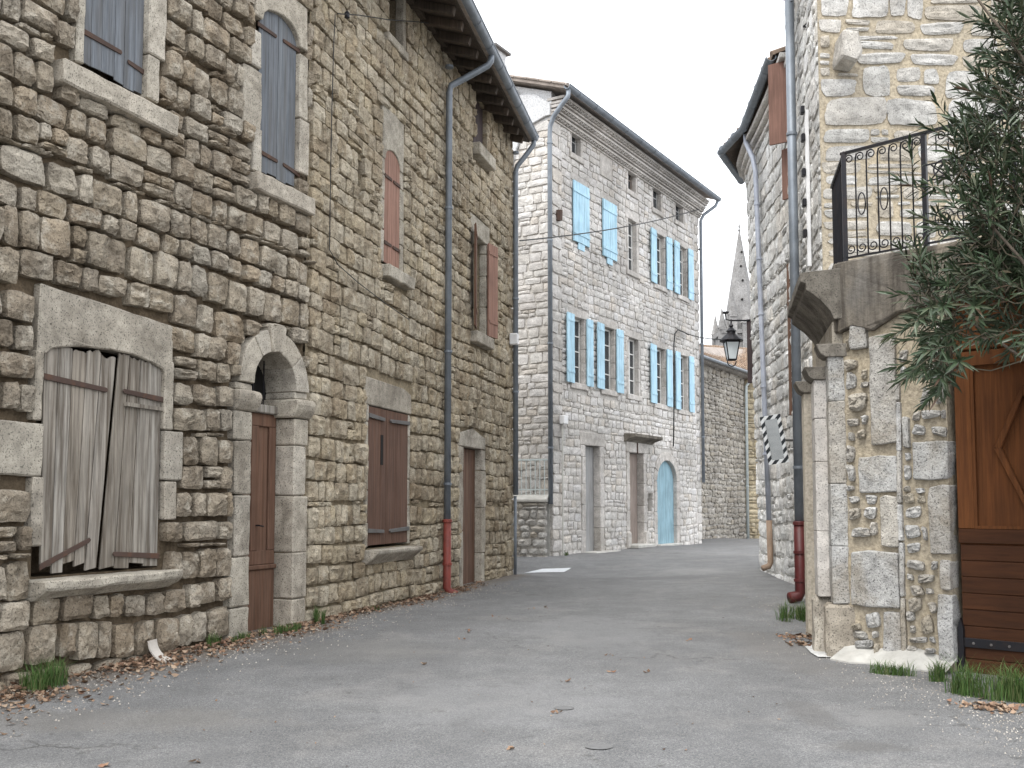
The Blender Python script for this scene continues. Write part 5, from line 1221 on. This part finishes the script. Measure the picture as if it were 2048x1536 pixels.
# terrace railing
def spiral(cx, cz, r0, turns, a0, sgn, y_, n=26):
    return [(cx+r0*(1-.72*i/n)*math.cos(a0+sgn*2*math.pi*turns*i/n), y_, cz+r0*(1-.72*i/n)*math.sin(a0+sgn*2*math.pi*turns*i/n)) for i in range(n+1)]
ry = .05; zb, zt = ZP+.045, ZP+1.02
RA_ = MB().box(.0, 2.4, ry-.02, ry+.02, zt-.012, zt+.012).build('terrace_railing', 'iron_black', WG, fwf, bevel=.003); RA_['label'] = 'black wrought iron terrace railing with scrolls'
MB().box(.0, 2.4, ry-.012, ry+.012, zb-.008, zb+.008).build('bottom_rail', 'iron_black', RA_, fwf)
sp_ = .105; k = 0; s_ = .035
while s_ < 2.3:
    post = k in (7, 14, 21)
    if post: MB().box(s_-.02, s_+.02, ry-.02, ry+.02, zb-.12, zt-.013).build('post', 'iron_black', RA_, fwf)
    elif k < 7 or k > 12: MB().tube([(s_, ry, zb), (s_, ry, zt-.10), (s_+.012, ry, zt-.03)], .0075, 6).build('baluster', 'iron_black', RA_, fwf)
    if not post:
        MB().tube([(s_, ry, zt-.2)]+[(s_+.002, ry, zt-.1)]+spiral(s_+.044, zt-.065, .044, 1.35, math.pi, -1, ry), .006, 5).build('scroll', 'iron_black', RA_, fwf)
        MB().tube([(s_, ry, zb+.2)]+[(s_+.002, ry, zb+.1)]+spiral(s_+.046, zb+.075, .046, 1.35, math.pi, 1, ry), .006, 5).build('scroll', 'iron_black', RA_, fwf)
    if k in (1, 3, 16, 18):
        MB().tube([(s_+.052+.036*math.cos(t*math.pi/9), ry, zt-.5+.10*math.sin(t*math.pi/9)) for t in range(19)], .0065, 5, cap=False).build('oval_ring', 'iron_black', RA_, fwf)
    s_ += sp_; k += 1
sL = .035+7*sp_
for i in range(4):
    a_ = sL+.06+i*.09; MB().tube([(a_, ry, zt-.42), (a_+.12, ry, zt-.3)], .007, 5).build('lattice_bar', 'iron_black', RA_, fwf); MB().tube([(a_+.12, ry, zt-.42), (a_, ry, zt-.3)], .007, 5).build('lattice_bar', 'iron_black', RA_, fwf)
for (c_, z_) in ((.15, .2), (.34, .2), (.15, .62), (.34, .62)):
    MB().tube(spiral(sL+c_, zb+z_, .09, 1.6, 0, 1, ry), .007, 5).build('scroll', 'iron_black', RA_, fwf)
for z_ in (zt-.43, zt-.29): MB().box(sL, sL+.5, ry-.006, ry+.006, z_-.006, z_+.006).build('lattice_rail', 'iron_black', RA_, fwf)
# return of the railing along the street side, seen almost edge-on
RB = MB().box(2.0, 3.06, .04, .08, zt-.012, zt+.012).build('street_railing', 'iron_black', WG, fws)
MB().box(2.0, 3.06, .05, .07, zb-.008, zb+.008).build('bottom_rail', 'iron_black', RB, fws)
for k in range(11): MB().tube([(2.03+k*.1, .06, zb), (2.03+k*.1, .06, zt-.01)], .008, 6).build('baluster', 'iron_black', RB, fws)
MB().box(3.02, 3.06, .03, .07, ZP-.03, zt+.0).build('corner_post', 'iron_black', RB, fws)

# ================================================================== oleander
BASE = Vector((4.35, 6.6, 0)); BASE.z = gz(BASE.x, BASE.y)
OL = thing('oleander', 'dark green oleander with narrow leaves hanging over the railing and gate', 'shrub', BASE)
bound = [(-40, 1985), (30, 1965), (100, 1955), (150, 1965), (200, 1905), (235, 1845), (290, 1835), (330, 1795), (400, 1785), (470, 1815), (520, 1800), (590, 1795), (640, 1790), (700, 1805), (760, 1820), (800, 1870), (840, 1905), (860, 1950)]
def lim(v):
    for (a_, b_), (c_, d_) in zip(bound, bound[1:]):
        if a_ <= v <= c_: return b_+(d_-b_)*(v-a_)/(c_-a_)
    return 3000
rng = random.Random(5)
mains = []
stem = MB()
for i in range(13):
    tgt = at_y(rng.uniform(1900, 2300), rng.uniform(-100, 640), rng.uniform(6.9, 7.8)); p_ = BASE+Vector((rng.uniform(-.15, .15), rng.uniform(-.15, .15), -.05))
    ctl = Vector((BASE.x+rng.uniform(-.2, .3), BASE.y+rng.uniform(-.1, .3), p_.z+(tgt.z-p_.z)*.65)); path = []
    for k in range(13):
        t = k/12; path.append(p_.lerp(ctl, t).lerp(ctl.lerp(tgt, t), t)+Vector((rng.uniform(-.015, .015), rng.uniform(-.015, .015), 0)))
    stem.tube([q-BASE for q in path], [.03*(1-k/12)+.007 for k in range(13)], 6); mains.append(path)
stem.build('stems', 'bark', OL, smooth=True)
allp = [q for p in mains for q in p[4:]]
fol = MB(); tw = MB()
def leaf(p, d, up, L_, wd):
    d = d.normalized(); sd = d.cross(up); sd = sd.normalized() if sd.length > 1e-3 else d.orthogonal().normalized(); n_ = sd.cross(d).normalized()
    dr = Vector((0, 0, -1))*L_*rng.uniform(.02, .14)
    a_, b_, c_ = p+d*L_*.33+n_*L_*.02, p+d*L_*.68+dr*.4, p+d*L_+dr
    k = wd/2; vs = [p, a_-sd*k+n_*k*.35, a_, a_+sd*k+n_*k*.35, b_-sd*k*.85+n_*k*.3, b_, b_+sd*k*.85+n_*k*.3, c_]
    fol.add([q-BASE for q in vs], [(0, 2, 1), (0, 3, 2), (1, 2, 5, 4), (2, 3, 6, 5), (4, 5, 7), (5, 6, 7)], min(.99, max(.01, rng.gauss(.42, .22))))
def sprig(end, dirv, near, n):
    L_ = rng.uniform(.16, .30); st = end-dirv*L_*.5; gap_ = (near-st).length
    m_ = near.lerp(st, .5)+Vector((0, 0, -.12*gap_))+Vector((rng.uniform(-.1, .1), rng.uniform(-.1, .1), 0))*gap_
    tw.tube([near-BASE, m_-BASE, st-BASE, end+dirv*L_*.5-BASE], [.007, .0055, .0045, .0025], 4, cap=False)
    ph = rng.random()*6; w_ = max(3, n//3); a1 = dirv.orthogonal().normalized(); a2 = dirv.cross(a1)
    for k in range(w_):
        t = (k+1)/w_
        for j in range(3):
            a_ = ph+k*1.05+j*2.094+rng.uniform(-.35, .35); o_ = a1*math.cos(a_)+a2*math.sin(a_); sp_ = .95-.6*t+rng.uniform(-.12, .12)
            leaf(st+dirv*L_*t, dirv*(1-sp_*.75)+o_*sp_+Vector((0, 0, -.06)), dirv+Vector((0, 0, .2)), rng.uniform(.10, .185)*(1-.25*t*rng.random()), rng.uniform(.014, .024))
    return st
pts = []
while len(pts) < 1150:
    v = rng.uniform(-160, 850); u = rng.uniform(1780, 2420)
    lb = lim(max(-40, min(860, v)))
    edge = lb+(rng.random()**1.2)*60
    if u < edge: continue
    if v > 560 and u > 1860 and rng.random() < (v-560)/170*min(1, (u-1860)/60): continue     # thinner in front of the gate
    if v > 700 and u > 1960: continue
    if v < 490 and u < 1930 and rng.random() < .82: continue
    pts.append(at_y(u, v, rng.uniform(6.85, 7.8)))
pts.sort(key=lambda p_: min((q-p_).length for q in allp))
nodes = list(allp)
for p_ in pts:
    # join the closest limb that lies inward (toward the root side) of the sprig
    near = min(nodes, key=lambda q: (q-p_).length+(.25 if (q-BASE).length > (p_-BASE).length else 0))
    dv = p_-near; dv = dv.normalized() if dv.length > .04 else Vector((-.7, 0, .5))
    dv = (dv*.8+Vector((-.30, -.1, .45))+Vector((rng.uniform(-.35, .35), rng.uniform(-.4, .4), rng.uniform(-.35, .35)))).normalized()
    if 1.5+0 < p_.z < 2.9: dv = (dv+Vector((-.2, -.1, -.75))).normalized()
    nodes.append(sprig(p_, dv, near, rng.randrange(13, 22)))
tw.build('twigs', 'twig', OL); o = fol.build('foliage', 'oleander_leaf', OL); o['kind'] = 'stuff'

# ================================================================== overhead cables
def cable(label, a_, b_, sag, rad=.012, name='overhead_cable'):
    a_, b_ = Vector(a_), Vector(b_); n = 16; o = MB().tube([a_.lerp(b_, i/n)-a_-Vector((0, 0, sag*4*(i/n)*(1-i/n))) for i in range(n+1)], rad, 5).build(name, 'cable_black'); o.location = a_
    return tag(o, label, 'cable')
cable('thin dark cable crossing the blue-shuttered facade from the left gutter pipe', f2.w(S2-.05, -.2, f2.px(1022, 485)[1]), fm.w(SM-.05, -.12, fm.px(1396, 420)[1]), .12, .014)
cable('dark cable looping from the pale facade to the street lantern', fm.w(fm.px(1368, 668)[0], -.1, fm.px(1368, 668)[1]), Vector(LM.location)+Vector((-.05, .05, .42)), .05, .014)
cable('thin wire at the top of the frame reaching the tall white house', fts.w(fts.px(1600, 3)[0], -.1, fts.px(1600, 2)[1]), at_y(1200, -110, 19), .15, .006)

# ================================================================== ground details
def sheet(name, mat, pts, label, cat, lift=.006, kind=None):
    n = len(pts); c = Vector((sum(p[0] for p in pts)/n, sum(p[1] for p in pts)/n, 0)); c.z = gz(c.x, c.y); mb = MB()
    rings = 5; vs = []
    for k in range(rings+1):
        for (x, y_) in pts:
            q = Vector((c.x+(x-c.x)*k/rings, c.y+(y_-c.y)*k/rings)); vs.append((q.x-c.x, q.y-c.y, gz(q.x, q.y)+lift-c.z))
    fs = [(k*n+i, k*n+(i+1) % n, (k+1)*n+(i+1) % n, (k+1)*n+i) for k in range(rings) for i in range(n)]
    mb.add(vs, fs); o = mb.build(name, mat); o.location = c
    if kind: o['kind'] = kind
    else: tag(o, label, cat)
    return o
def gp_(u, v):
    Y = 10
    for _ in range(12):
        p = at_y(u, v, Y); r = ray(u, v); z = zg(p.x, p.y); Y = max(1, min(60, (z-EYE)/r.z)) if r.z < -1e-4 else 60
    p = at_y(u, v, Y); return (p.x, p.y)
def quadpts(cs, n=6):
    P_ = [Vector(gp_(*c)) for c in cs]; out = []
    for a_, b_ in zip(P_, P_[1:]+P_[:1]):
        for i in range(n): q = a_.lerp(b_, i/n); out.append((q.x, q.y))
    return out
sheet('road_marking', 'road_paint', quadpts([(1048, 1147), (1128, 1145), (1143, 1132), (1085, 1132)]), 'worn white painted patch on the road before the pale house', 'road marking', .008)
def ell(u, v, ru, rv): return [gp_(u+ru*math.cos(t*math.pi/10), v-rv*math.sin(t*math.pi/10)) for t in range(20)][::-1]
for (u, v, ru, rv, lb) in ((1128, 1415, 20, 4, 'small dark round spot on the asphalt, the farther of two'), (1198, 1497, 28, 6, 'small dark round spot on the asphalt nearest the camera')):
    sheet('tar_spot', 'tar_spot', ell(u, v, ru, rv), lb, 'tar spot', .006)
sheet('plaster_spill', 'plaster_white', [gp_(u, v) for u, v in ((1610, 1296), (1628, 1292), (1640, 1302), (1662, 1306), (1650, 1314), (1664, 1318), (1636, 1317), (1622, 1309))][::-1], 'white plaster spill on the road at the foot of the doorway', 'spill', .01)
def patch(cs, mat='tar_spot', kind='structure', name='asphalt_patch', lift=.005):
    return sheet(name, mat, [gp_(u+random.uniform(-4, 4), v+random.uniform(-1, 1)) for u, v in cs][::-1], '', '', lift, kind)
def stain(u, v, ru, rv, col, amt, edge=.35):
    """old repair or oil stain in the asphalt: an uneven blob about a point of the road"""
    c = gp_(u, v); a_ = gp_(u+ru, v); b_ = gp_(u, v-rv); rx = abs(a_[0]-c[0]); ry = abs(b_[1]-c[1]); S = ASPH
    mp_ = S.n('Mapping'); mp_.vector_type = 'TEXTURE'; mp_.inputs['Location'].default_value = (c[0], c[1], 0); mp_.inputs['Scale'].default_value = (rx, ry, 1e4); S.t.links.new(S.P(), mp_.inputs[0])
    ln = S.n('VectorMath', operation='LENGTH'); S.t.links.new(mp_.outputs[0], ln.inputs[0])
    d_ = S.math('ADD', ln.outputs['Value'], S.math('MULTIPLY', S.math('SUBTRACT', S.noise(3.5, 8, .7), .5), 1.7))
    m_ = S.ramp(d_, [(.45, amt), (.45+edge, 0.0)]); m_ = S.math('MULTIPLY', m_, S.ramp(S.noise(40, 4, .6), [(.3, .65), (.7, 1.0)]))
    S.col = S.mix(m_, S.col, col); S.set(S.b.inputs['Base Color'], S.col)
def verge(fc_, width, col, amt):
    S = ASPH; dp = S.n('VectorMath', operation='DOT_PRODUCT'); S.t.links.new(S.P(), dp.inputs[0]); dp.inputs[1].default_value = (-fc_.p.x, -fc_.p.y, 0)
    d_ = S.math('SUBTRACT', dp.outputs['Value'], -fc_.O.dot(fc_.p)); d_ = S.math('ADD', d_, S.math('MULTIPLY', S.math('SUBTRACT', S.noise(2.6, 8, .68), .5), .75))
    m_ = S.ramp(d_, [(width*.4, amt), (width, 0.0)]); dl_ = S.n('VectorMath', operation='DOT_PRODUCT'); S.t.links.new(S.P(), dl_.inputs[0]); dl_.inputs[1].default_value = (fc_.d.x, fc_.d.y, 0)
    a_ = S.math('SUBTRACT', dl_.outputs['Value'], fc_.O.dot(fc_.d)); gate_ = S.math('LESS_THAN', a_, 0.0) if fc_ is f1 else S.math('MULTIPLY', S.math('GREATER_THAN', a_, 0.0), S.math('LESS_THAN', a_, S2))
    S.col = S.mix(S.math('MULTIPLY', m_, gate_), S.col, col); S.set(S.b.inputs['Base Color'], S.col)
verge(f1, .75, (.13, .105, .08), .8); verge(f2, .5, (.15, .125, .10), .75)
stain(1735, 1494, 130, 20, (.095, .092, .088), .75); stain(1760, 1436, 130, 28, (.24, .237, .23), .45); stain(1620, 1425, 60, 40, (.10, .095, .09), .5)
stain(1390, 1143, 110, 9, (.25, .247, .24), .5); stain(1310, 1156, 190, 5, (.10, .1, .1), .6); stain(1560, 1300, 110, 60, (.15, .14, .13), .5)
stain(250, 1440, 420, 34, (.17, .16, .145), .5); stain(700, 1300, 300, 30, (.16, .155, .145), .45); stain(1000, 1400, 400, 60, (.235, .235, .237), .4); stain(1180, 1260, 200, 40, (.24, .24, .242), .35)
stain(1560, 1215, 70, 14, (.12, .115, .11), .55)
# pale tile fragment leaning at the wall foot
p = Vector(gp_(305, 1322)); t_ = MB(); n = 10
for k in range(n):
    a0_, a1_ = R(88)*k/n, R(88)*(k+1)/n; r_ = .17
    q0, q1 = (r_-r_*math.cos(a0_), -r_*math.sin(a0_)), (r_-r_*math.cos(a1_), -r_*math.sin(a1_))
    t_.add([(-.075, -q0[0], .17+q0[1]), (.075, -q0[0], .17+q0[1]), (.075, -q1[0], .17+q1[1]), (-.075, -q1[0], .17+q1[1]), (-.075, -q0[0]+.014, .17+q0[1]-.004), (.075, -q0[0]+.014, .17+q0[1]-.004), (.075, -q1[0]+.004, .155+q1[1]), (-.075, -q1[0]+.004, .155+q1[1])], [(3, 2, 1, 0), (4, 5, 6, 7), (0, 4, 7, 3), (1, 2, 6, 5)])
o = t_.build('tile_fragment', 'pot_pale'); o.location = (p.x, p.y, gz(p.x, p.y)+.012); o.rotation_euler = (0, 0, f1.ang+R(15)); tag(o, 'pale curved tile fragment standing at the foot of the rubble house', 'tile')

# leaf litter along the left walls
lit = MB(); rg = random.Random(3)
def dead_leaf(mb, p, sz):
    a_ = rg.random()*6.28; tl = Matrix.Rotation(a_, 3, 'Z') @ Matrix.Rotation(rg.uniform(-.7, .7), 3, 'X') @ Matrix.Rotation(rg.uniform(-.5, .5), 3, 'Y'); cu = rg.uniform(.1, .5)*sz
    vs = [(-sz, 0, cu), (-sz*.2, -sz*.55, 0), (sz*.3, -sz*.5, 0), (sz, 0, cu), (sz*.3, sz*.5, cu*.3), (-sz*.2, sz*.55, cu*.3), (0, 0, -.002)]
    vs = [p+tl @ Vector(v) for v in vs]; lo = min(v.z for v in vs); vs = [v+Vector((0, 0, p.z-lo)) if lo < p.z else v for v in vs]
    mb.add(vs, [(6, i, (i+1) % 6) for i in range(6)], rg.uniform(.02, .98))
for fce, lo, hi, n in ((f1, -5.2, 0, 4600), (f2, .05, 6.2, 2600)):
    for _ in range(n):
        s_ = rg.uniform(lo, hi)
        dens = .5+.5*noise.noise(Vector((s_*1.3, 7, 0)))
        if rg.random() > .12+1.1*dens*dens: continue
        wd = .34 if fce is f1 else .22
        wd *= 1+.9*max(0, min(1, (-s_-2.5)/2)); y_ = -.05-abs(rg.gauss(0, wd*.6)); q = fce.xy(s_, y_); dead_leaf(lit, Vector((q.x, q.y, gz(q.x, q.y)+rg.uniform(.0, .035)*(1 if y_ > -.25 else .3))), rg.uniform(.014, .034))
for (u, v, r_, n) in ((1595, 1275, .22, 90), (1985, 1415, .2, 110), (1610, 1290, .15, 50)):
    c = gp_(u, v)
    for _ in range(n):
        x, y_ = c[0]+rg.gauss(0, r_*.5), c[1]+rg.gauss(0, r_*.5); dead_leaf(lit, Vector((x, y_, gz(x, y_)+.005)), rg.uniform(.015, .035))
for (u, v) in ((1060, 1218), (1015, 1240), (990, 1233), (925, 1278), (1025, 1502), (390, 1528), (210, 1533), (1225, 1347), (1290, 1346), (1130, 1364), (1115, 1424), (1380, 1282), (1220, 1310), (855, 1330), (1100, 1217), (940, 1264)):
    for _ in range(3):
        x, y_ = gp_(u+rg.uniform(-10, 10), v+rg.uniform(-2, 2)); dead_leaf(lit, Vector((x, y_, gz(x, y_)+.004)), rg.uniform(.014, .03))
for _ in range(60):
    u, v = rg.uniform(100, 1600), rg.uniform(1180, 1536); x, y_ = gp_(u, v)
    q = (Vector((x, y_))-f1.O).dot(f1.p)
    dead_leaf(lit, Vector((x, y_, gz(x, y_)+.003)), rg.uniform(.006, .014))
o = lit.build('leaf_litter', 'litter_leaf'); o['kind'] = 'stuff'; o['label'] = 'dry brown fallen leaves along the wall foot and road'; o['category'] = 'fallen leaves'
# grit along the verges
pb = MB()
for fce, lo, hi, n in ((f1, -5.2, 0, 1500), (f2, .05, 6.4, 900)):
    for _ in range(n):
        s_ = rg.uniform(lo, hi); y_ = -.1-abs(rg.gauss(0, .45)); q = fce.xy(s_, y_); sz = rg.uniform(.004, .013); p = Vector((q.x, q.y, gz(q.x, q.y)))
        a_ = rg.random()*6; pb.add([p+Vector((sz*math.cos(a_+k*2.09), sz*math.sin(a_+k*2.09), -.002)) for k in range(3)]+[p+Vector((0, 0, sz*.9))], [(0, 1, 3), (1, 2, 3), (2, 0, 3)], rg.uniform(.02, .98))
for _ in range(1800):
    u = rg.uniform(1480, 2048); v = 1160+(u-1480)*.45+abs(rg.gauss(0, 50)); x, y_ = gp_(u, v); sz = rg.uniform(.003, .010); p = Vector((x, y_, gz(x, y_))); a_ = rg.random()*6
    pb.add([p+Vector((sz*math.cos(a_+k*2.09), sz*math.sin(a_+k*2.09), -.002)) for k in range(3)]+[p+Vector((0, 0, sz*.9))], [(0, 1, 3), (1, 2, 3), (2, 0, 3)], rg.uniform(.02, .98))
o = pb.build('grit', 'pebble'); o['kind'] = 'stuff'; o['label'] = 'pale grit and gravel scattered along the road edges'; o['category'] = 'gravel'
# grass tufts
def tuft(label, c, rx, ry_, n, h, ang=0):
    z = gz(*c); mb = MB(); sub = []
    for _ in range(max(3, n//28)):
        a_ = rg.random()*6.28; q = math.sqrt(rg.random()); dx, dy = rx*q*math.cos(a_), ry_*q*math.sin(a_); ca, sa = math.cos(ang), math.sin(ang); sub.append((dx*ca-dy*sa, dx*sa+dy*ca))
    n = int(n*1.25)
    for _ in range(n):
        a_ = rg.random()*6.28; q = math.sqrt(rg.random()); dx, dy = rx*q*math.cos(a_), ry_*q*math.sin(a_); ca, sa = math.cos(ang), math.sin(ang); x, y_ = dx*ca-dy*sa, dx*sa+dy*ca
        if sub: k_ = rg.choice(sub); x, y_ = k_[0]+(x-0)*.28, k_[1]+y_*.28
        b_ = Vector((x, y_, gz(c[0]+x, c[1]+y_)-z-.005)); hh = h*rg.uniform(.45, 1.1)*(1-.4*q); an = rg.random()*6.28; ln = rg.uniform(.15, .75)*hh; d_ = Vector((math.cos(an), math.sin(an), 0)); sd_ = Vector((-d_.y, d_.x, 0))*rg.uniform(.0018, .0035)
        m_ = b_+d_*ln*.35+Vector((0, 0, hh*.65)); e_ = b_+d_*ln+Vector((0, 0, hh*rg.uniform(.75, 1)))
        mb.add([b_-sd_, b_+sd_, m_-sd_*.8, m_+sd_*.8, e_], [(0, 1, 3, 2), (2, 3, 4)], rg.uniform(.02, .98))
    o = mb.build('grass_tuft', 'grass_blade'); o.location = (c[0], c[1], z); tag(o, label, 'grass', 'grass tufts at the wall feet')
fp = lambda f, s_, y_: (lambda q: (q.x, q.y))(f.xy(s_, y_))
tuft('grass tuft in the bottom left corner against the rubble house', fp(f1, f1.px(45, 1200)[0], -.2), .30, .12, 330, .32, f1.ang)
tuft('low grass tuft before the left jamb of the arched door', fp(f1, f1.px(455, 1200)[0], -.16), .16, .07, 130, .13, f1.ang)
tuft('grass growing on the threshold of the arched door', fp(f1, f1.px(530, 1200)[0], -.2), .3, .10, 320, .14, f1.ang)
tuft('upright grass tuft between arched door and buff house', fp(f2, .12, -.14), .08, .06, 120, .3, f2.ang)
tuft('small grass tuft under the broken shutter sill', fp(f1, f1.px(405, 1200)[0], -.16), .08, .06, 70, .2, f1.ang)
tuft('thin grass beside the leaves along the buff house', fp(f2, 1.6, -.2), .12, .06, 60, .1, f2.ang)
tuft('grass clump at the foot of the dark red downpipe', gp_(1602, 1240), .22, .32, 480, .3)
tuft('little grass tuft beside the pilaster base', gp_(1645, 1290), .06, .08, 70, .16)
tuft('short grass along the cement skirt left of the gate', gp_(1790, 1352), .24, .06, 230, .17, R(-40))
tuft('grass tuft at the left gate hinge', gp_(1868, 1362), .12, .07, 170, .24, R(-40))
tuft('large grass clump in front of the wooden gate', gp_(1985, 1392), .36, .16, 800, .36, R(-45))
tuft('small weeds at the foot of the blue arched door', fp(fm, fm.px(1300, 1085)[0], -.1), .2, .06, 60, .16, fm.ang)
tuft('small weeds at the near corner of the pale house', fp(fm, .35, -.12), .25, .06, 70, .16, fm.ang)
